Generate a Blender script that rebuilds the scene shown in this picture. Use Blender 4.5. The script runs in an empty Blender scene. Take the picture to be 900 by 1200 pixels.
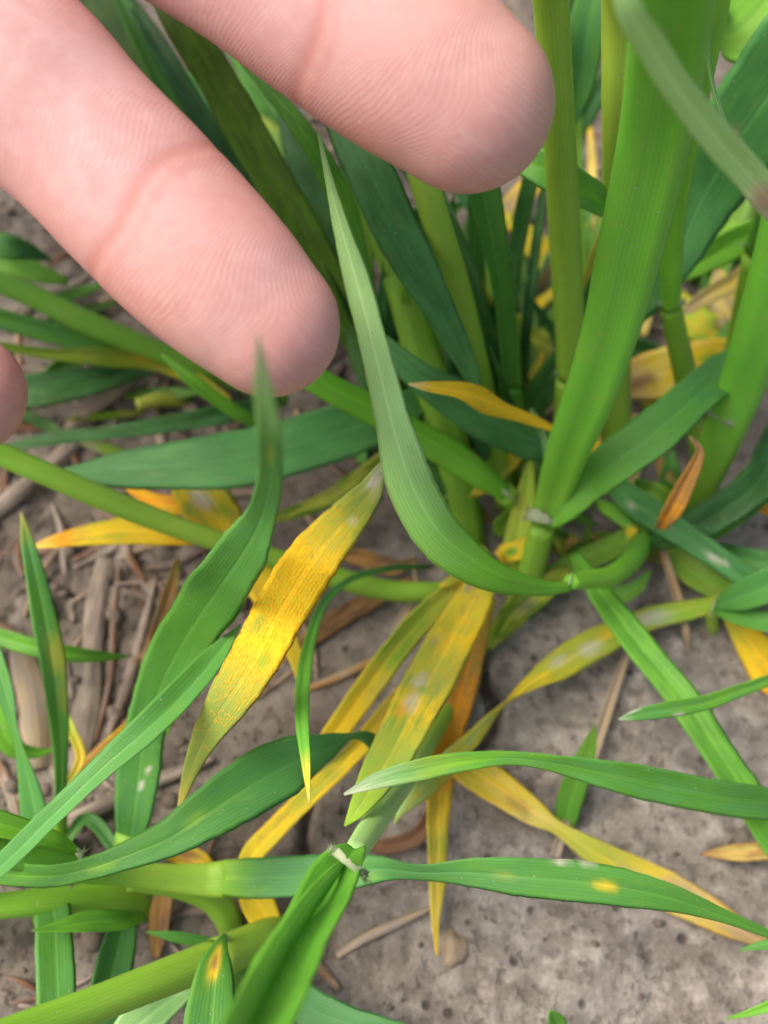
import bpy, math, random
import numpy as np
from mathutils import Vector

random.seed(7)
rng = np.random.default_rng(7)
scene = bpy.context.scene
COL = scene.collection
MM = 0.001

# ------------------------------------------------------------------ camera
PITCH = math.radians(62.0)
CAM_H = 150.0                      # mm above the soil
FPX = 1150.0                       # focal length in pixels of the 900 x 1200 photograph
cam = bpy.data.cameras.new("camera")
cam.sensor_fit = 'VERTICAL'
cam.sensor_height = 36.0
cam.sensor_width = 27.0
cam.lens = 36.0 * FPX / 1200.0
cam.clip_start = 0.005
cam.clip_end = 200.0
cam.dof.use_dof = True
cam.dof.focus_distance = 0.105
cam.dof.aperture_fstop = 20.0
cam_ob = bpy.data.objects.new("camera", cam)
COL.objects.link(cam_ob)
cam_ob.location = (0, 0, CAM_H * MM)
cam_ob.rotation_euler = (math.pi / 2 - PITCH, 0, 0)
scene.camera = cam_ob

# ------------------------------------------------------------------ light
SUN_EL, SUN_AZ = math.radians(56), math.radians(-80)      # azimuth from +Y (away from the viewer), negative = left
world = bpy.data.worlds.new("World")
scene.world = world
world.use_nodes = True
wn = world.node_tree
bg = wn.nodes["Background"]
sky = wn.nodes.new("ShaderNodeTexSky")
sky.sky_type = 'NISHITA'
sky.sun_disc = False
sky.sun_elevation = SUN_EL
sky.sun_rotation = SUN_AZ
sky.air_density = 0.6
sky.dust_density = 8.0
sky.ozone_density = 0.3
wn.links.new(sky.outputs[0], bg.inputs[0])
bg.inputs[1].default_value = 0.15
sun = bpy.data.lights.new("sun", 'SUN')
sun.energy = 1.05
sun.angle = math.radians(40)
sun.color = (1.0, 0.93, 0.82)
sun_ob = bpy.data.objects.new("sun", sun)
COL.objects.link(sun_ob)
sd = Vector((math.sin(SUN_AZ) * math.cos(SUN_EL), math.cos(SUN_AZ) * math.cos(SUN_EL), math.sin(SUN_EL)))
sun_ob.rotation_euler = sd.to_track_quat('Z', 'Y').to_euler()
sun_ob.location = (0, 0, 1)

scene.view_settings.view_transform = 'Standard'
scene.view_settings.look = 'None'
scene.view_settings.exposure = 0.58
scene.view_settings.gamma = 1.0
scene.cycles.use_denoising = True
scene.cycles.max_bounces = 10
scene.cycles.transparent_max_bounces = 8

# ------------------------------------------------------------------ helpers
CAMP = np.array([0, 0, CAM_H])
FW = np.array([0, math.cos(PITCH), -math.sin(PITCH)])
RT = np.array([1.0, 0, 0])
UP = np.array([0, math.sin(PITCH), math.cos(PITCH)])


def ray(px, py):
    return FW + RT * (px - 450) / FPX + UP * (600 - py) / FPX


def at(px, py, h):
    """the point of the place seen at a photo pixel, h mm above the soil plane"""
    d = ray(px, py)
    t = (CAM_H - h) / (-d[2])
    return CAMP + d * t


def atd(px, py, depth):
    return CAMP + ray(px, py) * depth


def depth_of(p):
    return float(np.dot(np.asarray(p) - CAMP, FW))


def hash2(ix, iy, seed):
    n = (ix.astype(np.int64) * 374761393 + iy.astype(np.int64) * 668265263 + seed * 974711) & 0x7fffffff
    n = ((n ^ (n >> 13)) * 1274126177) & 0x7fffffff
    n = n ^ (n >> 16)
    return (n & 0xffff) / 65535.0


def vnoise(x, y, seed=0):
    ix, iy = np.floor(x), np.floor(y)
    fx, fy = x - ix, y - iy
    fx = fx * fx * (3 - 2 * fx)
    fy = fy * fy * (3 - 2 * fy)
    a, b = hash2(ix, iy, seed), hash2(ix + 1, iy, seed)
    c, d = hash2(ix, iy + 1, seed), hash2(ix + 1, iy + 1, seed)
    return (a * (1 - fx) + b * fx) * (1 - fy) + (c * (1 - fx) + d * fx) * fy


def fbm(x, y, seed, octv=4):
    s, a, t = 0, 1.0, 0
    for k in range(octv):
        s = s + a * vnoise(x * 2 ** k, y * 2 ** k, seed + k * 17)
        t += a
        a *= 0.5
    return s / t


CRACK = [np.array(at(px, py, 0)[:2]) for px, py in
         ((540, 690), (548, 735), (560, 775), (566, 800), (578, 828), (576, 850), (566, 870), (545, 885))]
CRACK2 = [np.array(at(px, py, 0)[:2]) for px, py in ((380, 905), (362, 950), (355, 985), (366, 1020))]
_pr = np.random.default_rng(11)
PITS = [(_pr.uniform(-75, 75), _pr.uniform(-25, 175), _pr.uniform(0.4, 1.0), _pr.uniform(0.15, 0.5)) for _ in range(36)]
for _px, _py, _r, _d in ((762, 1112, 1.3, 1.6), (532, 1066, 1.2, 1.2), (560, 1166, 1.4, 1.4), (690, 1020, 1.0, 1.0),
                         (630, 1073, 1.0, 1.2), (803, 890, 1.3, 1.4), (860, 855, 0.9, 1.0), (527, 1090, .8, .9)):
    _q = at(_px, _py, 0)
    PITS.append((_q[0], _q[1], _r, _d * .55))


def seg_dist(x, y, a, b):
    d = b - a
    t = np.clip(((x - a[0]) * d[0] + (y - a[1]) * d[1]) / (d @ d), 0, 1)
    return np.hypot(x - a[0] - t * d[0], y - a[1] - t * d[1])


def gz_np(x, y, pits=True):
    z = 5.0 * (fbm(x / 38, y / 38, 3, 3) - 0.5)
    z = z + 2.6 * (fbm(x / 11, y / 11, 5, 3) - 0.5)
    f = fbm(x / 3.4, y / 3.4, 9, 4)
    z = z + 0.55 * (f - 0.5)
    # crumbly ground on the left, crust on the right
    left = np.clip((-5 - x) / 30, 0, 1) + np.clip((y - 95) / 30, 0, 1)
    z = z + np.clip(left, 0, 1) * (3.2 * (np.abs(fbm(x / 8, y / 8, 21, 3) - 0.5) * 2) - 0.9)
    if pits:
        near = (np.abs(x) < 110) & (y > -60) & (y < 220)
        w = 1.1 * (fbm(x / 2.5, y / 2.5, 33, 2) - 0.5)
        for line, wd, dp in ((CRACK, 1.0, 5.0), (CRACK2, 0.6, 3.0)):
            dm = np.full(x.shape, 1e9)
            for a, b in zip(line[:-1], line[1:]):
                dm = np.minimum(dm, seg_dist(x, y, a, b))
            z = z - dp * np.exp(-((dm + w * 0.6) / wd) ** 2) * near
        for a, b, r, d in PITS:
            m = (np.abs(x - a) < 3 * r) & (np.abs(y - b) < 3 * r)
            if m.any():
                rr = np.hypot(x[m] - a, y[m] - b) + w[m] * 0.5
                z[m] -= d * np.exp(-(rr / r) ** 2)
    return z


def gz(x, y):
    return float(gz_np(np.array([float(x)]), np.array([float(y)]), False)[0])


# ------------------------------------------------------------------ node helpers
def new_mat(name):
    m = bpy.data.materials.new(name)
    m.use_nodes = True
    nt = m.node_tree
    nt.nodes.clear()
    return m, nt


class NT:
    def __init__(s, nt):
        s.nt = nt

    def n(s, typ, **kw):
        nd = s.nt.nodes.new(typ)
        for k, v in kw.items():
            setattr(nd, k, v)
        return nd

    def put(s, sock, v):
        if hasattr(v, "links"):
            s.nt.links.new(v, sock)
        elif v is not None:
            if hasattr(sock.default_value, "__len__") and not hasattr(v, "__len__"):
                v = (v,) * len(sock.default_value)
            elif hasattr(v, "__len__") and len(v) == 3 and len(sock.default_value) == 4:
                v = (*v, 1)
            sock.default_value = v

    def math(s, op, a, b=None, c=None, clamp=False):
        nd = s.n("ShaderNodeMath", operation=op, use_clamp=clamp)
        s.put(nd.inputs[0], a)
        if b is not None:
            s.put(nd.inputs[1], b)
        if c is not None:
            s.put(nd.inputs[2], c)
        return nd.outputs[0]

    def vmath(s, op, a, b):
        nd = s.n("ShaderNodeVectorMath", operation=op)
        s.put(nd.inputs[0], a)
        s.put(nd.inputs[1], b)
        return nd.outputs[0]

    def step(s, v, lo, hi, a=0.0, b=1.0):
        nd = s.n("ShaderNodeMapRange", interpolation_type='SMOOTHSTEP')
        s.put(nd.inputs[0], v)
        for i, q in enumerate((lo, hi, a, b)):
            s.put(nd.inputs[i + 1], q)
        return nd.outputs[0]

    def mix(s, f, a, b, mode='MIX'):
        nd = s.n("ShaderNodeMix", data_type='RGBA', blend_type=mode)
        s.put(nd.inputs[0], f)
        s.put(nd.inputs[6], a)
        s.put(nd.inputs[7], b)
        return nd.outputs[2]

    def attr(s, name):
        return s.n("ShaderNodeAttribute", attribute_type='GEOMETRY', attribute_name=name)

    def noise(s, vec, scale, detail=3, rough=0.55):
        nd = s.n("ShaderNodeTexNoise")
        s.put(nd.inputs["Vector"], vec)
        nd.inputs["Scale"].default_value = scale
        nd.inputs["Detail"].default_value = detail
        nd.inputs["Roughness"].default_value = rough
        return nd.outputs[0]

    def bump(s, h, dist, strength=1.0, normal=None):
        nd = s.n("ShaderNodeBump")
        nd.inputs["Distance"].default_value = dist
        nd.inputs["Strength"].default_value = strength
        s.put(nd.inputs["Height"], h)
        if normal is not None:
            s.put(nd.inputs["Normal"], normal)
        return nd.outputs[0]


def leaf_material(name, translucent=0.3, rough=0.5, vein=1.0, spec=0.35, blotch=0.0, blotch_col=(.36, .27, .15)):
    m, nt = new_mat(name)
    N = NT(nt)
    luv = N.attr("luv").outputs["Vector"]
    sep = N.n("ShaderNodeSeparateXYZ")
    N.put(sep.inputs[0], luv)
    x, y, sd_ = sep.outputs
    col, col2 = N.attr("col").outputs["Color"], N.attr("col2").outputs["Color"]
    rust = N.attr("rust").outputs["Fac"]
    off = N.n("ShaderNodeCombineXYZ")
    N.put(off.inputs[0], N.math('MULTIPLY', sd_, 13.7))
    N.put(off.inputs[1], N.math('MULTIPLY', sd_, 31.1))
    N.put(off.inputs[2], sd_)
    base = N.vmath('ADD', luv, off.outputs[0])
    stretched = N.vmath('MULTIPLY', base, (1.0, 0.33, 1.0))
    streak = N.vmath('MULTIPLY', base, (2.2, 0.10, 1.0))
    # mottling between the two tissue colours, drawn out along the veins
    n1 = N.noise(stretched, 0.55, 4)
    n2 = N.noise(streak, 1.0, 3)
    f = N.step(N.math('ADD', N.math('MULTIPLY', n1, 0.65), N.math('MULTIPLY', n2, 0.35)), 0.40, 0.60)
    c = N.mix(f, col, col2)
    # veins
    vs = N.math('SINE', N.math('MULTIPLY', x, 2 * math.pi / 0.46))
    vs2 = N.math('SINE', N.math('MULTIPLY', x, 2 * math.pi / 1.85))
    vv = N.math('ADD', N.math('MULTIPLY', vs, 0.5), N.math('MULTIPLY', vs2, 0.12))
    veinf = N.step(vv, -0.5, 0.75)
    c = N.mix(N.math('MULTIPLY', veinf, 0.18 * vein), c, N.mix(1.0, c, (1.4, 1.3, 1.55), 'MULTIPLY'))
    c = N.mix(N.math('MULTIPLY', N.math('SUBTRACT', 1.0, veinf), 0.16 * vein), c, N.mix(1.0, c, (0.6, 0.68, 0.6), 'MULTIPLY'))
    mid = N.step(N.math('ABSOLUTE', x), 0.12, 0.42, 1.0, 0.0)
    c = N.mix(N.math('MULTIPLY', mid, 0.28 * vein), c, N.mix(1.0, c, (1.6, 1.35, 1.7), 'MULTIPLY'))
    # broad irregular tone
    n3 = N.noise(stretched, 0.18, 3)
    c = N.mix(1.0, c, N.mix(n3, (0.72, 0.76, 0.7), (1.24, 1.2, 1.24)), 'MULTIPLY')
    # withered blotches and flecks
    n4 = N.noise(N.vmath('ADD', N.vmath('MULTIPLY', base, (1.0, 0.5, 1.0)), (51.0, 7.0, 3.0)), 0.42, 5, 0.65)
    n5 = N.noise(N.vmath('ADD', N.vmath('MULTIPLY', base, (1.0, 0.45, 1.0)), (11.0, 87.0, 3.0)), 1.9, 3, 0.6)
    c = N.mix(N.math('MULTIPLY', N.step(N.math('ADD', n4, N.math('MULTIPLY', N.math('SUBTRACT', n5, 0.5), 0.35)), 0.55, 0.70), blotch), c, blotch_col)
    c = N.mix(N.math('MULTIPLY', N.step(n5, 0.62, 0.74), blotch * 0.7), c, N.mix(1.0, c, (0.62, 0.5, 0.5), 'MULTIPLY'))
    edge = N.attr("edge").outputs["Fac"]
    c = N.mix(N.math('MULTIPLY', N.step(edge, 0.90, 0.99), 0.35), c, N.mix(1.0, c, (1.9, 1.5, 1.9), 'MULTIPLY'))
    # rust pustules in rows between the veins
    vo = N.n("ShaderNodeTexVoronoi", feature='F1', voronoi_dimensions='2D')
    N.put(vo.inputs["Vector"], N.vmath('MULTIPLY', base, (1.0, 0.66, 1.0)))
    vo.inputs["Scale"].default_value = 2.3
    vo.inputs["Randomness"].default_value = 0.9
    rsep = N.n("ShaderNodeSeparateColor")
    N.put(rsep.inputs[0], vo.outputs["Color"])
    keep = N.step(N.math('ADD', rsep.outputs[0], N.math('MULTIPLY', N.math('SUBTRACT', n1, 0.5), 1.1)),
                  N.math('SUBTRACT', 1.0, rust), N.math('SUBTRACT', 1.12, rust))
    keep = N.math('MULTIPLY', keep, N.step(rust, 0.02, 0.12))
    dot = N.math('MULTIPLY', N.step(vo.outputs["Distance"], 0.22, 0.45, 1.0, 0.0), keep)
    tone = N.mix(rsep.outputs[1], (0.97, 0.38, 0.006), (1.0, 0.56, 0.014))
    c = N.mix(N.math('MULTIPLY', dot, 0.5), c, tone)
    # dust and soil specks
    v2 = N.n("ShaderNodeTexVoronoi", feature='F1', voronoi_dimensions='2D')
    N.put(v2.inputs["Vector"], base)
    v2.inputs["Scale"].default_value = 0.75
    s2 = N.n("ShaderNodeSeparateColor")
    N.put(s2.inputs[0], v2.outputs["Color"])
    spk = N.math('MULTIPLY', N.step(v2.outputs["Distance"], N.math('MULTIPLY', s2.outputs[1], 0.06), N.math('ADD', 0.03, N.math('MULTIPLY', s2.outputs[1], 0.09)), 1.0, 0.0), N.step(N.math('ADD', s2.outputs[0], N.math('MULTIPLY', N.math('SUBTRACT', n3, 0.5), 0.8)), 0.84, 0.87))
    c = N.mix(N.math('MULTIPLY', spk, 0.7), c, (0.55, 0.56, 0.46))
    # relief
    hgt = N.math('ADD', N.math('MULTIPLY', vv, 0.11 * vein), N.math('MULTIPLY', dot, 0.5))
    hgt = N.math('ADD', hgt, N.math('MULTIPLY', spk, 1.0))
    hgt = N.math('SUBTRACT', hgt, N.math('MULTIPLY', mid, 0.5 * vein))
    nb = N.bump(N.math('ADD', hgt, N.math('MULTIPLY', n1, 1.2)), 0.00009, 0.9)
    p = N.n("ShaderNodeBsdfPrincipled")
    N.put(p.inputs["Base Color"], c)
    N.put(p.inputs["Roughness"], N.math('ADD', rough, N.math('MULTIPLY', N.math('ADD', dot, N.math('SUBTRACT', n2, 0.5)), 0.25)))
    p.inputs["Specular IOR Level"].default_value = spec
    N.put(p.inputs["Normal"], nb)
    t = N.n("ShaderNodeBsdfTranslucent")
    N.put(t.inputs["Color"], N.mix(1.0, c, (1.5, 1.35, 0.7), 'MULTIPLY'))
    mx = N.n("ShaderNodeMixShader")
    mx.inputs[0].default_value = translucent
    nt.links.new(p.outputs[0], mx.inputs[1])
    nt.links.new(t.outputs[0], mx.inputs[2])
    out = N.n("ShaderNodeOutputMaterial")
    nt.links.new(mx.outputs[0], out.inputs[0])
    return m


M_LEAF = leaf_material("wheat_leaf", 0.24, 0.55, spec=0.45, blotch=0.16, blotch_col=(.30, .42, .06))
M_STEM = leaf_material("wheat_stem", 0.06, 0.5, vein=0.75, spec=0.4, blotch=0.22, blotch_col=(.40, .40, .07))
M_DRY = leaf_material("dry_leaf", 0.18, 0.75, vein=1.2, spec=0.15, blotch=0.35)
M_RUST = leaf_material("rusted_leaf", 0.2, 0.78, vein=1.1, spec=0.12, blotch=0.30, blotch_col=(.26, .34, .10))


def simple_mat(name, c, rough=0.6, scale=900, amt=0.35, bumpd=0.0001, sub=0.0, transl=0.0):
    m, nt = new_mat(name)
    N = NT(nt)
    tc = N.n("ShaderNodeTexCoord").outputs["Object"]
    n = N.noise(tc, scale, 4)
    k = N.mix(n, tuple(v * (1 - amt) for v in c), tuple(min(1, v * (1 + amt)) for v in c))
    p = N.n("ShaderNodeBsdfPrincipled")
    N.put(p.inputs["Base Color"], k)
    p.inputs["Roughness"].default_value = rough
    p.inputs["Specular IOR Level"].default_value = 0.3
    N.put(p.inputs["Normal"], N.bump(n, bumpd, 0.8))
    out = N.n("ShaderNodeOutputMaterial")
    if transl:
        t = N.n("ShaderNodeBsdfTranslucent")
        N.put(t.inputs["Color"], k)
        mx = N.n("ShaderNodeMixShader")
        mx.inputs[0].default_value = transl
        nt.links.new(p.outputs[0], mx.inputs[1])
        nt.links.new(t.outputs[0], mx.inputs[2])
        nt.links.new(mx.outputs[0], out.inputs[0])
    else:
        nt.links.new(p.outputs[0], out.inputs[0])
    return m


M_LIG = simple_mat("ligule_membrane", (0.58, 0.66, 0.44), 0.45, 1500, 0.3, 0.00008, transl=0.5)
M_PEB = simple_mat("tan_stone", (0.31, 0.245, 0.165), 0.9, 700, 0.3, 0.0003)
M_CLOD = simple_mat("soil_crumb", (0.15, 0.125, 0.10), 0.95, 900, 0.45, 0.0003)


def soil_material():
    m, nt = new_mat("crusted_soil")
    N = NT(nt)
    pos = N.n("ShaderNodeNewGeometry").outputs["Position"]
    warp = N.vmath('ADD', pos, N.vmath('MULTIPLY', N.noise(pos, 260, 3), (0.0, 0.0, 0.0)))
    a = N.noise(warp, 55, 4, 0.6)
    b = N.noise(pos, 240, 5, 0.62)
    b2 = N.noise(N.vmath('ADD', pos, (3.1, 1.7, 0.4)), 480, 4, 0.6)
    d = N.noise(pos, 1500, 4, 0.7)
    crust_shade = N.attr("crust_shade").outputs["Fac"]
    c = N.mix(N.step(a, 0.36, 0.64), (0.225, 0.202, 0.176), (0.325, 0.302, 0.270))
    lightf = N.math('MULTIPLY', N.step(b, 0.42, 0.70), N.math('ADD', 0.25, N.math('MULTIPLY', crust_shade, 0.75)))
    c = N.mix(lightf, c, (0.46, 0.43, 0.385))
    c = N.mix(N.math('MULTIPLY', N.step(b2, 0.49, 0.69), 0.42), c, (0.105, 0.085, 0.066))
    c = N.mix(crust_shade, N.mix(1.0, c, (0.72, 0.69, 0.66), 'MULTIPLY'), c)  # uncrusted soil is browner; behind, this also paints the clump's shade into it
    c = N.mix(N.math('MULTIPLY', N.step(d, 0.35, 0.7), 0.5), N.mix(1.0, c, (0.75, 0.74, 0.72), 'MULTIPLY'), N.mix(1.0, c, (1.25, 1.25, 1.25), 'MULTIPLY'))
    # organic specks
    v = N.n("ShaderNodeTexVoronoi", feature='F1')
    N.put(v.inputs["Vector"], pos)
    v.inputs["Scale"].default_value = 330
    vs = N.n("ShaderNodeSeparateColor")
    N.put(vs.inputs[0], v.outputs["Color"])
    spk = N.math('MULTIPLY', N.step(v.outputs["Distance"], 0.12, 0.3, 1, 0), N.step(vs.outputs[0], 0.86, 0.9))
    c = N.mix(N.math('MULTIPLY', spk, 0.75), c, (0.05, 0.04, 0.032))
    h = N.math('ADD', N.math('MULTIPLY', b, 1.2), N.math('MULTIPLY', d, 0.35))
    h = N.math('SUBTRACT', h, N.math('MULTIPLY', N.step(b2, 0.5, 0.7), 0.7))
    h = N.math('SUBTRACT', h, N.math('MULTIPLY', spk, 0.8))
    p = N.n("ShaderNodeBsdfPrincipled")
    N.put(p.inputs["Base Color"], c)
    p.inputs["Roughness"].default_value = 0.95
    p.inputs["Specular IOR Level"].default_value = 0.15
    N.put(p.inputs["Normal"], N.bump(h, 0.0005, 0.9))
    out = N.n("ShaderNodeOutputMaterial")
    nt.links.new(p.outputs[0], out.inputs[0])
    return m


# ------------------------------------------------------------------ mesh building
def empty(name, loc_mm, label, cat, group=None):
    o = bpy.data.objects.new(name, None)
    o.empty_display_size = 0.005
    o.location = [v * MM for v in loc_mm]
    COL.objects.link(o)
    o["label"] = label
    o["category"] = cat
    if group:
        o["group"] = group
    return o


def mesh_obj(name, verts_mm, faces, mat, parent=None, origin=None, attrs=None, smooth=True):
    if parent is not None:
        org = np.array(parent.location) / MM
    else:
        org = np.array(origin if origin is not None else (0, 0, 0), float)
    v = (np.asarray(verts_mm, float) - org) * MM
    me = bpy.data.meshes.new(name)
    me.from_pydata(v.tolist(), [], faces)
    if attrs:
        for k, a in attrs.items():
            a = np.asarray(a, np.float32)
            if a.ndim == 1:
                at_ = me.attributes.new(k, 'FLOAT', 'POINT')
                at_.data.foreach_set("value", a)
            elif k.startswith("col"):
                at_ = me.attributes.new(k, 'FLOAT_COLOR', 'POINT')
                at_.data.foreach_set("color", np.hstack([a, np.ones((len(a), 1), np.float32)]).ravel())
            else:
                at_ = me.attributes.new(k, 'FLOAT_VECTOR', 'POINT')
                at_.data.foreach_set("vector", a.ravel())
    if smooth:
        me.polygons.foreach_set("use_smooth", np.ones(len(me.polygons), bool))
    me.materials.append(mat)
    o = bpy.data.objects.new(name, me)
    COL.objects.link(o)
    if parent is not None:
        o.parent = parent
    else:
        o.location = org * MM
    return o


def catmull(P, per):
    P = np.asarray(P, float)
    n = len(P)
    E = np.vstack([2 * P[0] - P[1], P, 2 * P[-1] - P[-2]])
    out = []
    for i in range(n - 1):
        p0, p1, p2, p3 = E[i], E[i + 1], E[i + 2], E[i + 3]
        for k in range(per):
            t = k / per
            out.append(0.5 * ((2 * p1) + (p2 - p0) * t + (2 * p0 - 5 * p1 + 4 * p2 - p3) * t * t + (3 * p1 - p0 - 3 * p2 + p3) * t ** 3))
    out.append(P[-1])
    return np.array(out)


PAL = dict(
    dg=(.075, .275, .072), dd=(.033, .130, .018), g=(.112, .350, .036), bg=(.215, .575, .036), mg=(.165, .520, .045), lg=(.39, .68, .25), tg=(.120, .390, .098),  # dd: green of the leaves behind, their shade taken into the colour
    yg=(.315, .545, .055), sg=(.225, .470, .038), ol=(.115, .230, .014), y=(.84, .63, .030), yy=(.80, .68, .18), o=(.78, .36, .020), gr=(.30, .40, .075),
    gy=(.41, .48, .060), br=(.20, .110, .060), be=(.45, .36, .22), w=(.62, .62, .50), bo=(.43, .25, .08), st=(.37, .325, .255), sk=(.21, .178, .142))


def cstops(stops, t):
    if isinstance(stops, str):
        stops = [(0, stops)]
    ts = [s[0] for s in stops]
    cs = np.array([PAL[s[1]] for s in stops])
    return np.stack([np.interp(t, ts, cs[:, k]) for k in range(3)], 1)


def fstops(stops, t):
    if not hasattr(stops, "__len__"):
        return np.full(t.shape, float(stops))
    return np.interp(t, [s[0] for s in stops], [s[1] for s in stops])


_seed = [0]


def to_pts(pts):
    """(px, py, h, w): photo pixel, mm above the soil, apparent width in photo pixels -> world point and real width"""
    P, W = [], []
    for px, py, h, w in pts:
        p = at(px, py, h)
        if h < 6:
            p = at(px, py, h + gz(p[0], p[1]))
        P.append(p)
        W.append(w * depth_of(p) / FPX)
    return P, W


def sweep(name, pts, parent, mat, kind, col, col2=None, rust=0.0, roll=0.0, fold=0.0, curl=0.0, wav=0.25,
          th=0.28, spots=(), per=7, origin=None, label=None, flat=1.0, ring=.10):
    _seed[0] += 1
    sd_ = _seed[0] * 0.618
    P, W = to_pts(pts)
    PW = catmull(np.hstack([np.array(P), np.array(W)[:, None]]), per)
    C, Wd = PW[:, :3], np.maximum(PW[:, 3], 0.12)
    n = len(C)
    T = np.gradient(C, axis=0)
    T /= np.linalg.norm(T, axis=1)[:, None]
    arc = np.concatenate([[0], np.cumsum(np.linalg.norm(np.diff(C, axis=0), axis=1))])
    t = arc / arc[-1]
    V = CAMP - C
    V = V / np.linalg.norm(V, axis=1)[:, None]
    V = V * 0.8 + np.array([0, 0, 1.0]) * 0.2          # blades look up at the light
    S = np.cross(T, V)
    S /= np.linalg.norm(S, axis=1)[:, None]
    Nn = np.cross(S, T)
    r = np.radians(fstops(roll, t))[:, None]
    S, Nn = S * np.cos(r) + Nn * np.sin(r), Nn * np.cos(r) - S * np.sin(r)
    if kind == 'leaf':
        half = np.linspace(-1, 1, 11)
        us = np.concatenate([half, half[-2:0:-1]])
        sg = np.concatenate([np.ones(11), -np.ones(9)])
        sg[0] = sg[10] = 0
        fo = fstops(fold, t)[:, None]
        ph = rng.uniform(0, 6.3, 4)
        wv = wav * (np.sin(arc / 5.3 + ph[0]) + 0.6 * np.sin(arc / 2.3 + ph[1]))[:, None] * np.abs(us[None]) ** 2 * np.sign(us[None]) \
            + wav * 0.6 * np.sin(arc / 3.7 + ph[2])[:, None] * us[None] ** 2
        hw = (Wd / 2)[:, None]
        X = us[None] * hw * (1 + 0.03 * np.sin(arc / 2.9 + ph[3])[:, None])
        nick = np.stack([vnoise(arc * 1.1, arc * 0 + sd_ * 7 + q, 5) for q in (0.0, 9.0)])
        X = X * (1 - 0.07 * np.where(us[None] > 0, nick[0][:, None], nick[1][:, None]))
        Z = fo * np.sqrt(us[None] ** 2 + 0.02) * hw + curl * us[None] ** 2 * hw + wv * np.minimum(1, hw / 3)
        Z = Z + sg[None] * th / 2 * (1 - 0.75 * us[None] ** 2)
        ux = us
    else:
        m = 18
        an = np.linspace(0, 2 * math.pi, m, endpoint=False)
        hw = (Wd / 2)[:, None]
        rr = 1 + 0.025 * np.cos(an * 7 + 1) + 0.05 * np.exp(-((an - 1.9) / 0.35) ** 2)
        X = np.cos(an)[None] * hw * rr[None]
        Z = np.sin(an)[None] * hw * flat * rr[None]
        if ring is not None:                            # groove down the visible face where the sheath margins meet
            Z = Z - ring * hw * np.exp(-((an - 1.45) / 0.3) ** 2)[None]
        ux = np.cos(an)
    m = X.shape[1]
    verts = (C[:, None] + S[:, None] * X[..., None] + Nn[:, None] * Z[..., None]).reshape(-1, 3)
    faces = []
    for i in range(n - 1):
        a, b = i * m, (i + 1) * m
        for k in range(m):
            k2 = (k + 1) % m
            faces.append((a + k, a + k2, b + k2, b + k))
    faces.append(tuple(range(m - 1, -1, -1)))
    faces.append(tuple((n - 1) * m + k for k in range(m)))
    wm = Wd.max() / 2
    luv = np.zeros((n, m, 3))
    luv[..., 0] = ux[None] * wm if kind == 'leaf' else np.linspace(-1, 1, m)[None] * wm * 2.6
    luv[..., 1] = arc[:, None]
    luv[..., 2] = sd_
    c1 = cstops(col, t)
    c2 = cstops(col2, t) if col2 is not None else c1 * np.array([0.8, 0.86, 0.8])
    if kind == 'stem':
        c2 = c1 * .72 + c2 * .28
    elif mat is M_LEAF and not hasattr(rust, '__len__'):
        c2 = c1 * .45 + c2 * .55
    c1 = np.repeat(c1[:, None], m, 1)
    c2 = np.repeat(c2[:, None], m, 1)
    rs = np.repeat(fstops(rust, t)[:, None], m, 1)
    for (st, su, srad, sc, *am) in spots:               # blotches with a place of their own on the tissue
        d2 = ((luv[..., 1] - st * arc[-1]) / srad) ** 2 + ((ux[None] - su) * wm / (srad * 0.55)) ** 2
        d2 = d2 * (0.55 + 0.9 * vnoise(luv[..., 0] * 2.1 + 40, luv[..., 1] * .9, 77 + int(st * 100)))
        f = (np.exp(-d2 ** 2) * (am[0] if am else 1.0))[..., None]
        c1 = c1 * (1 - f) + np.array(PAL[sc]) * f
        c2 = c2 * (1 - f) + np.array(PAL[sc]) * f
    attrs = dict(luv=luv.reshape(-1, 3), col=c1.reshape(-1, 3), col2=c2.reshape(-1, 3), rust=rs.ravel(), edge=np.repeat(np.abs(ux)[None], n, 0).ravel() if kind == 'leaf' else np.zeros(n * m))
    o = mesh_obj(name, verts, faces, mat, parent, origin if origin is not None else C[0], attrs)
    if label:
        o["label"] = label
    return o


def leaf(parent, pts, col, col2=None, name="leaf", mat=None, **kw):
    return sweep(name, pts, parent, mat or M_LEAF, 'leaf', col, col2, **kw)


def stem(parent, pts, col, col2=None, name="stem", mat=None, **kw):
    if pts[0][2] == 0:
        px, py, h, w = pts[0]
        pts = [(px, py + 6, -6, w * .9)] + list(pts)
    (x1, y1, h1, w1), (x2, y2, h2, w2) = pts[-2], pts[-1]
    if not (0 < x2 < 900 and 0 < y2 < 1200):             # the shoot goes on and narrows outside the picture
        pts = list(pts) + [(x2 + (x2 - x1) * .5, y2 + (y2 - y1) * .5, h2 + (h2 - h1) * .5, w2 * .5), (x2 + (x2 - x1) * .8, y2 + (y2 - y1) * .8, h2 + (h2 - h1) * .8, 2)]
    return sweep(name, pts, parent, mat or M_STEM, 'stem', col, col2, **kw)


SHOOTS = []


def nearest(px, py):
    return min(SHOOTS, key=lambda s: (s[0] - px) ** 2 + (s[1] - py) ** 2)[2]


def shoot(label, px, py, group=None, name="wheat_shoot", cat="wheat shoot"):
    p = at(px, py, 0)
    p = at(px, py, gz(p[0], p[1]))
    e = empty(name, p, label, cat, group or "young wheat shoots growing in the soil")
    SHOOTS.append((px, py, e))
    return e


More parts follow.
